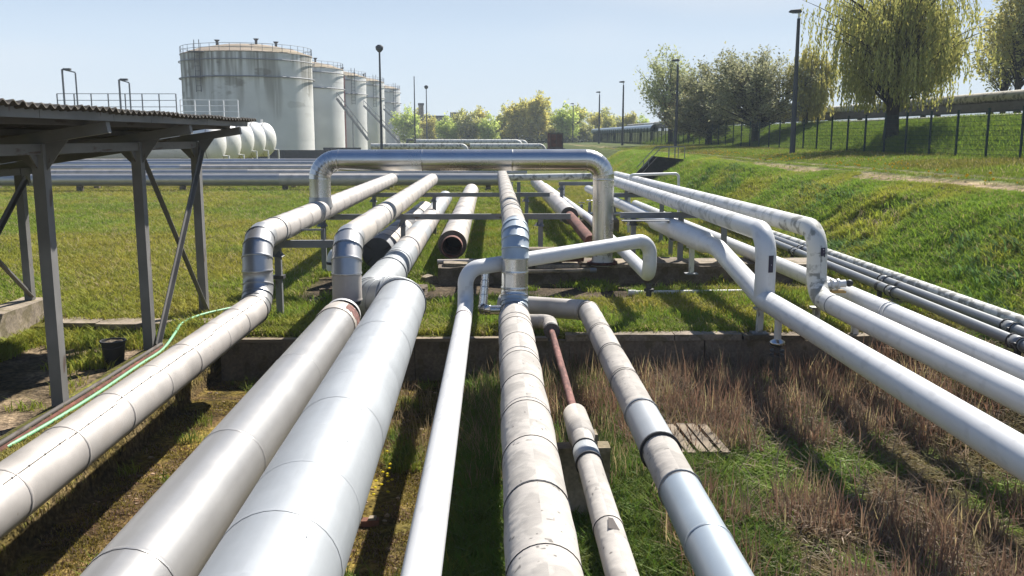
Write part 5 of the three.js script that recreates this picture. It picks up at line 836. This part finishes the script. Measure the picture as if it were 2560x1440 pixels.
// trench: moss and tufts on the left
scatter('moss', 'yellow-brown moss and low shoots on the trench floor', 'moss', tuft(7, 8, 0.03, 0.11, 0.006, 1.0), 11000, 551, R => { const x = lerp(-4.35, -0.3, R()), z = -lerp(4, 14.4, R()), n = fbm(x * 2.4, z * 2.4, 3, 553); if (n < 0.42) return null; return [x, z, 0.7 + 0.7 * R(), vary(R, R() < 0.3 ? BROWN : [0.25, 0.20, 0.045])]; });
scatter('trench_grass', 'bright green grass tufts on the trench floor', 'grass', tuft(8, 22, 0.17, 0.2, 0.005, 1.0), 2600, 555, R => { const x = lerp(-4.3, -0.2, R()), z = -lerp(4.3, 14.2, R()); const left = x < -1.3; if (left && fbm(x * 1.3 + 3, z * 1.3, 2, 557) < 0.68) return null; if (!left && fbm(x * 1.2, z * 1.2, 2, 559) < 0.42) return null; return [x, z, 0.5 + 0.8 * R(), vary(R, mix([0.13, 0.21, 0.03], G2, R() * 0.6))]; });
scatter('trench_grass', 'lush green grass between the wrapped pipes in the trench', 'grass', tuft(9, 18, 0.22, 0.22, 0.009, 0.9), 9000, 561, R => { const x = lerp(-0.3, 2.7, R()), z = -lerp(4.3, 14.3, R()); if (fbm(x * 0.9, z * 0.9, 3, 563) < 0.36) return null; const br = sstep(-9, -12, z) * (x > 1 ? 1 : 0.4); if (R() < br * 0.7) return null; return [x, z, 0.55 + 0.8 * R(), vary(R, mix([0.12, 0.22, 0.028], [0.17, 0.20, 0.035], R()))]; });
scatter('trench_grass', 'mixed olive and green low growth right of the wrapped pipes', 'grass', tuft(10, 16, 0.15, 0.26, 0.011, 1.1), 17000, 565, R => { const x = lerp(1.6, 8.2, R()), z = -lerp(4.3, 14.4, R()), n = fbm(x * 0.9, z * 0.9, 3, 567); if (n < 0.36) return null; return [x, z, 0.5 + 0.9 * R(), vary(R, n > 0.53 ? mix(G1, [0.16, 0.26, 0.035], R()) : mix([0.24, 0.21, 0.07], BROWN, R() * 0.6))]; });
// dry reeds
const reedAt = (x, z) => { const wall = sstep(-10.2, -12.4, z), n = fbm(x * 0.8 + 2, z * 0.8, 3, 571), m = fbm(x * 2.2, z * 2.2, 2, 572); return clamp(wall * 0.95 * sstep(0.2, 0.45, m) + sstep(0.5, 0.62, n) * 0.8 * sstep(0.35, 0.55, m) + 0.5 * sstep(3.2, 4.4, x) * sstep(-9.5, -8, z) * sstep(0.3, 0.5, m)); };
scatter('dry_reeds', 'dry brown reeds standing in the trench in front of the wall', 'reeds', tuft(11, 6, 0.55, 0.22, 0.007, 0.4), 6800, 573, R => { const x = lerp(0.6, 7.0, R()), z = -lerp(4.5, 14.4, R()), d = reedAt(x, z); if (x < 1.7 && z > -11.5) return null; if (R() > d) return null; return [x, z, 0.6 + 0.7 * R(), vary(R, R() < 0.5 ? RED : R() < 0.3 ? STRAW : BROWN, 0.5), 0.45 + 0.75 * R()]; });
scatter('dry_reeds', 'tangled dead stems between the reeds at the lower right', 'reeds', tuft(12, 7, 0.3, 0.36, 0.0065, 1.7), 6500, 575, R => { const x = lerp(1.8, 7.4, R()), z = -lerp(4.3, 14.2, R()), d = reedAt(x, z); if (R() > d * 0.9 + 0.12) return null; return [x, z, 0.6 + 0.7 * R(), vary(R, mix(BROWN, [0.34, 0.27, 0.19], R()), 0.5)]; });
scatter('dry_reeds', 'sparse dry stems on the left trench floor below the wall', 'reeds', tuft(13, 5, 0.34, 0.2, 0.004, 0.7), 420, 577, R => { const x = lerp(-3.4, 0.2, R()), z = -lerp(10.5, 14.2, R()); return [x, z, 0.6 + 0.6 * R(), vary(R, mix(BROWN, STRAW, R()), 0.5)]; });
scatter('dry_reeds', 'dry stems and green blades beside the rusty rod', 'reeds', tuft(14, 8, 0.5, 0.2, 0.005, 0.5), 520, 579, R => { const x = lerp(-0.25, 1.7, R()), z = -lerp(9.5, 14.3, R()); return [x, z, 0.6 + 0.6 * R(), R() < 0.4 ? vary(R, [0.10, 0.18, 0.03]) : vary(R, mix(BROWN, STRAW, R()), 0.5)]; });
scatter('soil_clods', 'brown clods and litter on the mossy trench floor', 'soil', rough(new THREE.IcosahedronGeometry(0.028, 1).scale(1.3, 0.7, 1), 0.014, 91, 30), 2600, 591, R => { const x = lerp(-4.3, -0.3, R()), z = -lerp(4.2, 14.3, R()); if (fbm(x * 1.8, z * 1.8, 3, 593) < 0.5) return null; return [x, z, 0.4 + 1.0 * R() * R(), vary(R, R() < 0.2 ? [0.34, 0.25, 0.17] : [0.15, 0.095, 0.055], 0.5)]; }, 0);
// shelter floor and footing
scatter('shelter_weeds', 'grass and weeds along the shelter floor and its footing', 'weeds', tuft(15, 16, 0.2, 0.24, 0.008, 0.9), 1500, 581, R => { const k = R(); let x, z; if (k < 0.45) { x = -7.78 + Math.abs(R() - 0.5) * 0.7; z = -lerp(13, 15.6, R()); } else if (k < 0.8) { x = lerp(-7.7, -4.9, R()); z = -15.58 + Math.pow(R(), 2) * 1.0; } else { x = lerp(-6.6, -5.6, R()); z = -lerp(11.2, 14, R()); if (fbm(x * 2, z * 2, 2, 583) < 0.55) return null; } return [x, z, 0.45 + 0.7 * R(), vary(R, mix(G1, G2, R()))]; });
scatter('edge_grass', 'short dry grass between the hose and the leftmost pipe', 'grass', tuft(16, 10, 0.05, 0.14, 0.005, 1.0), 5200, 585, R => { const x = lerp(-5.0, -4.42, R()), z = -lerp(4.5, 15.4, R()); return [x, z, 0.6 + 0.7 * R(), vary(R, mix(G2, STRAW, R() * 0.8))]; });

scene.fog = new THREE.FogExp2(rgb(0.72, 0.80, 0.88), 0.0006);
renderer.render(scene, camera);
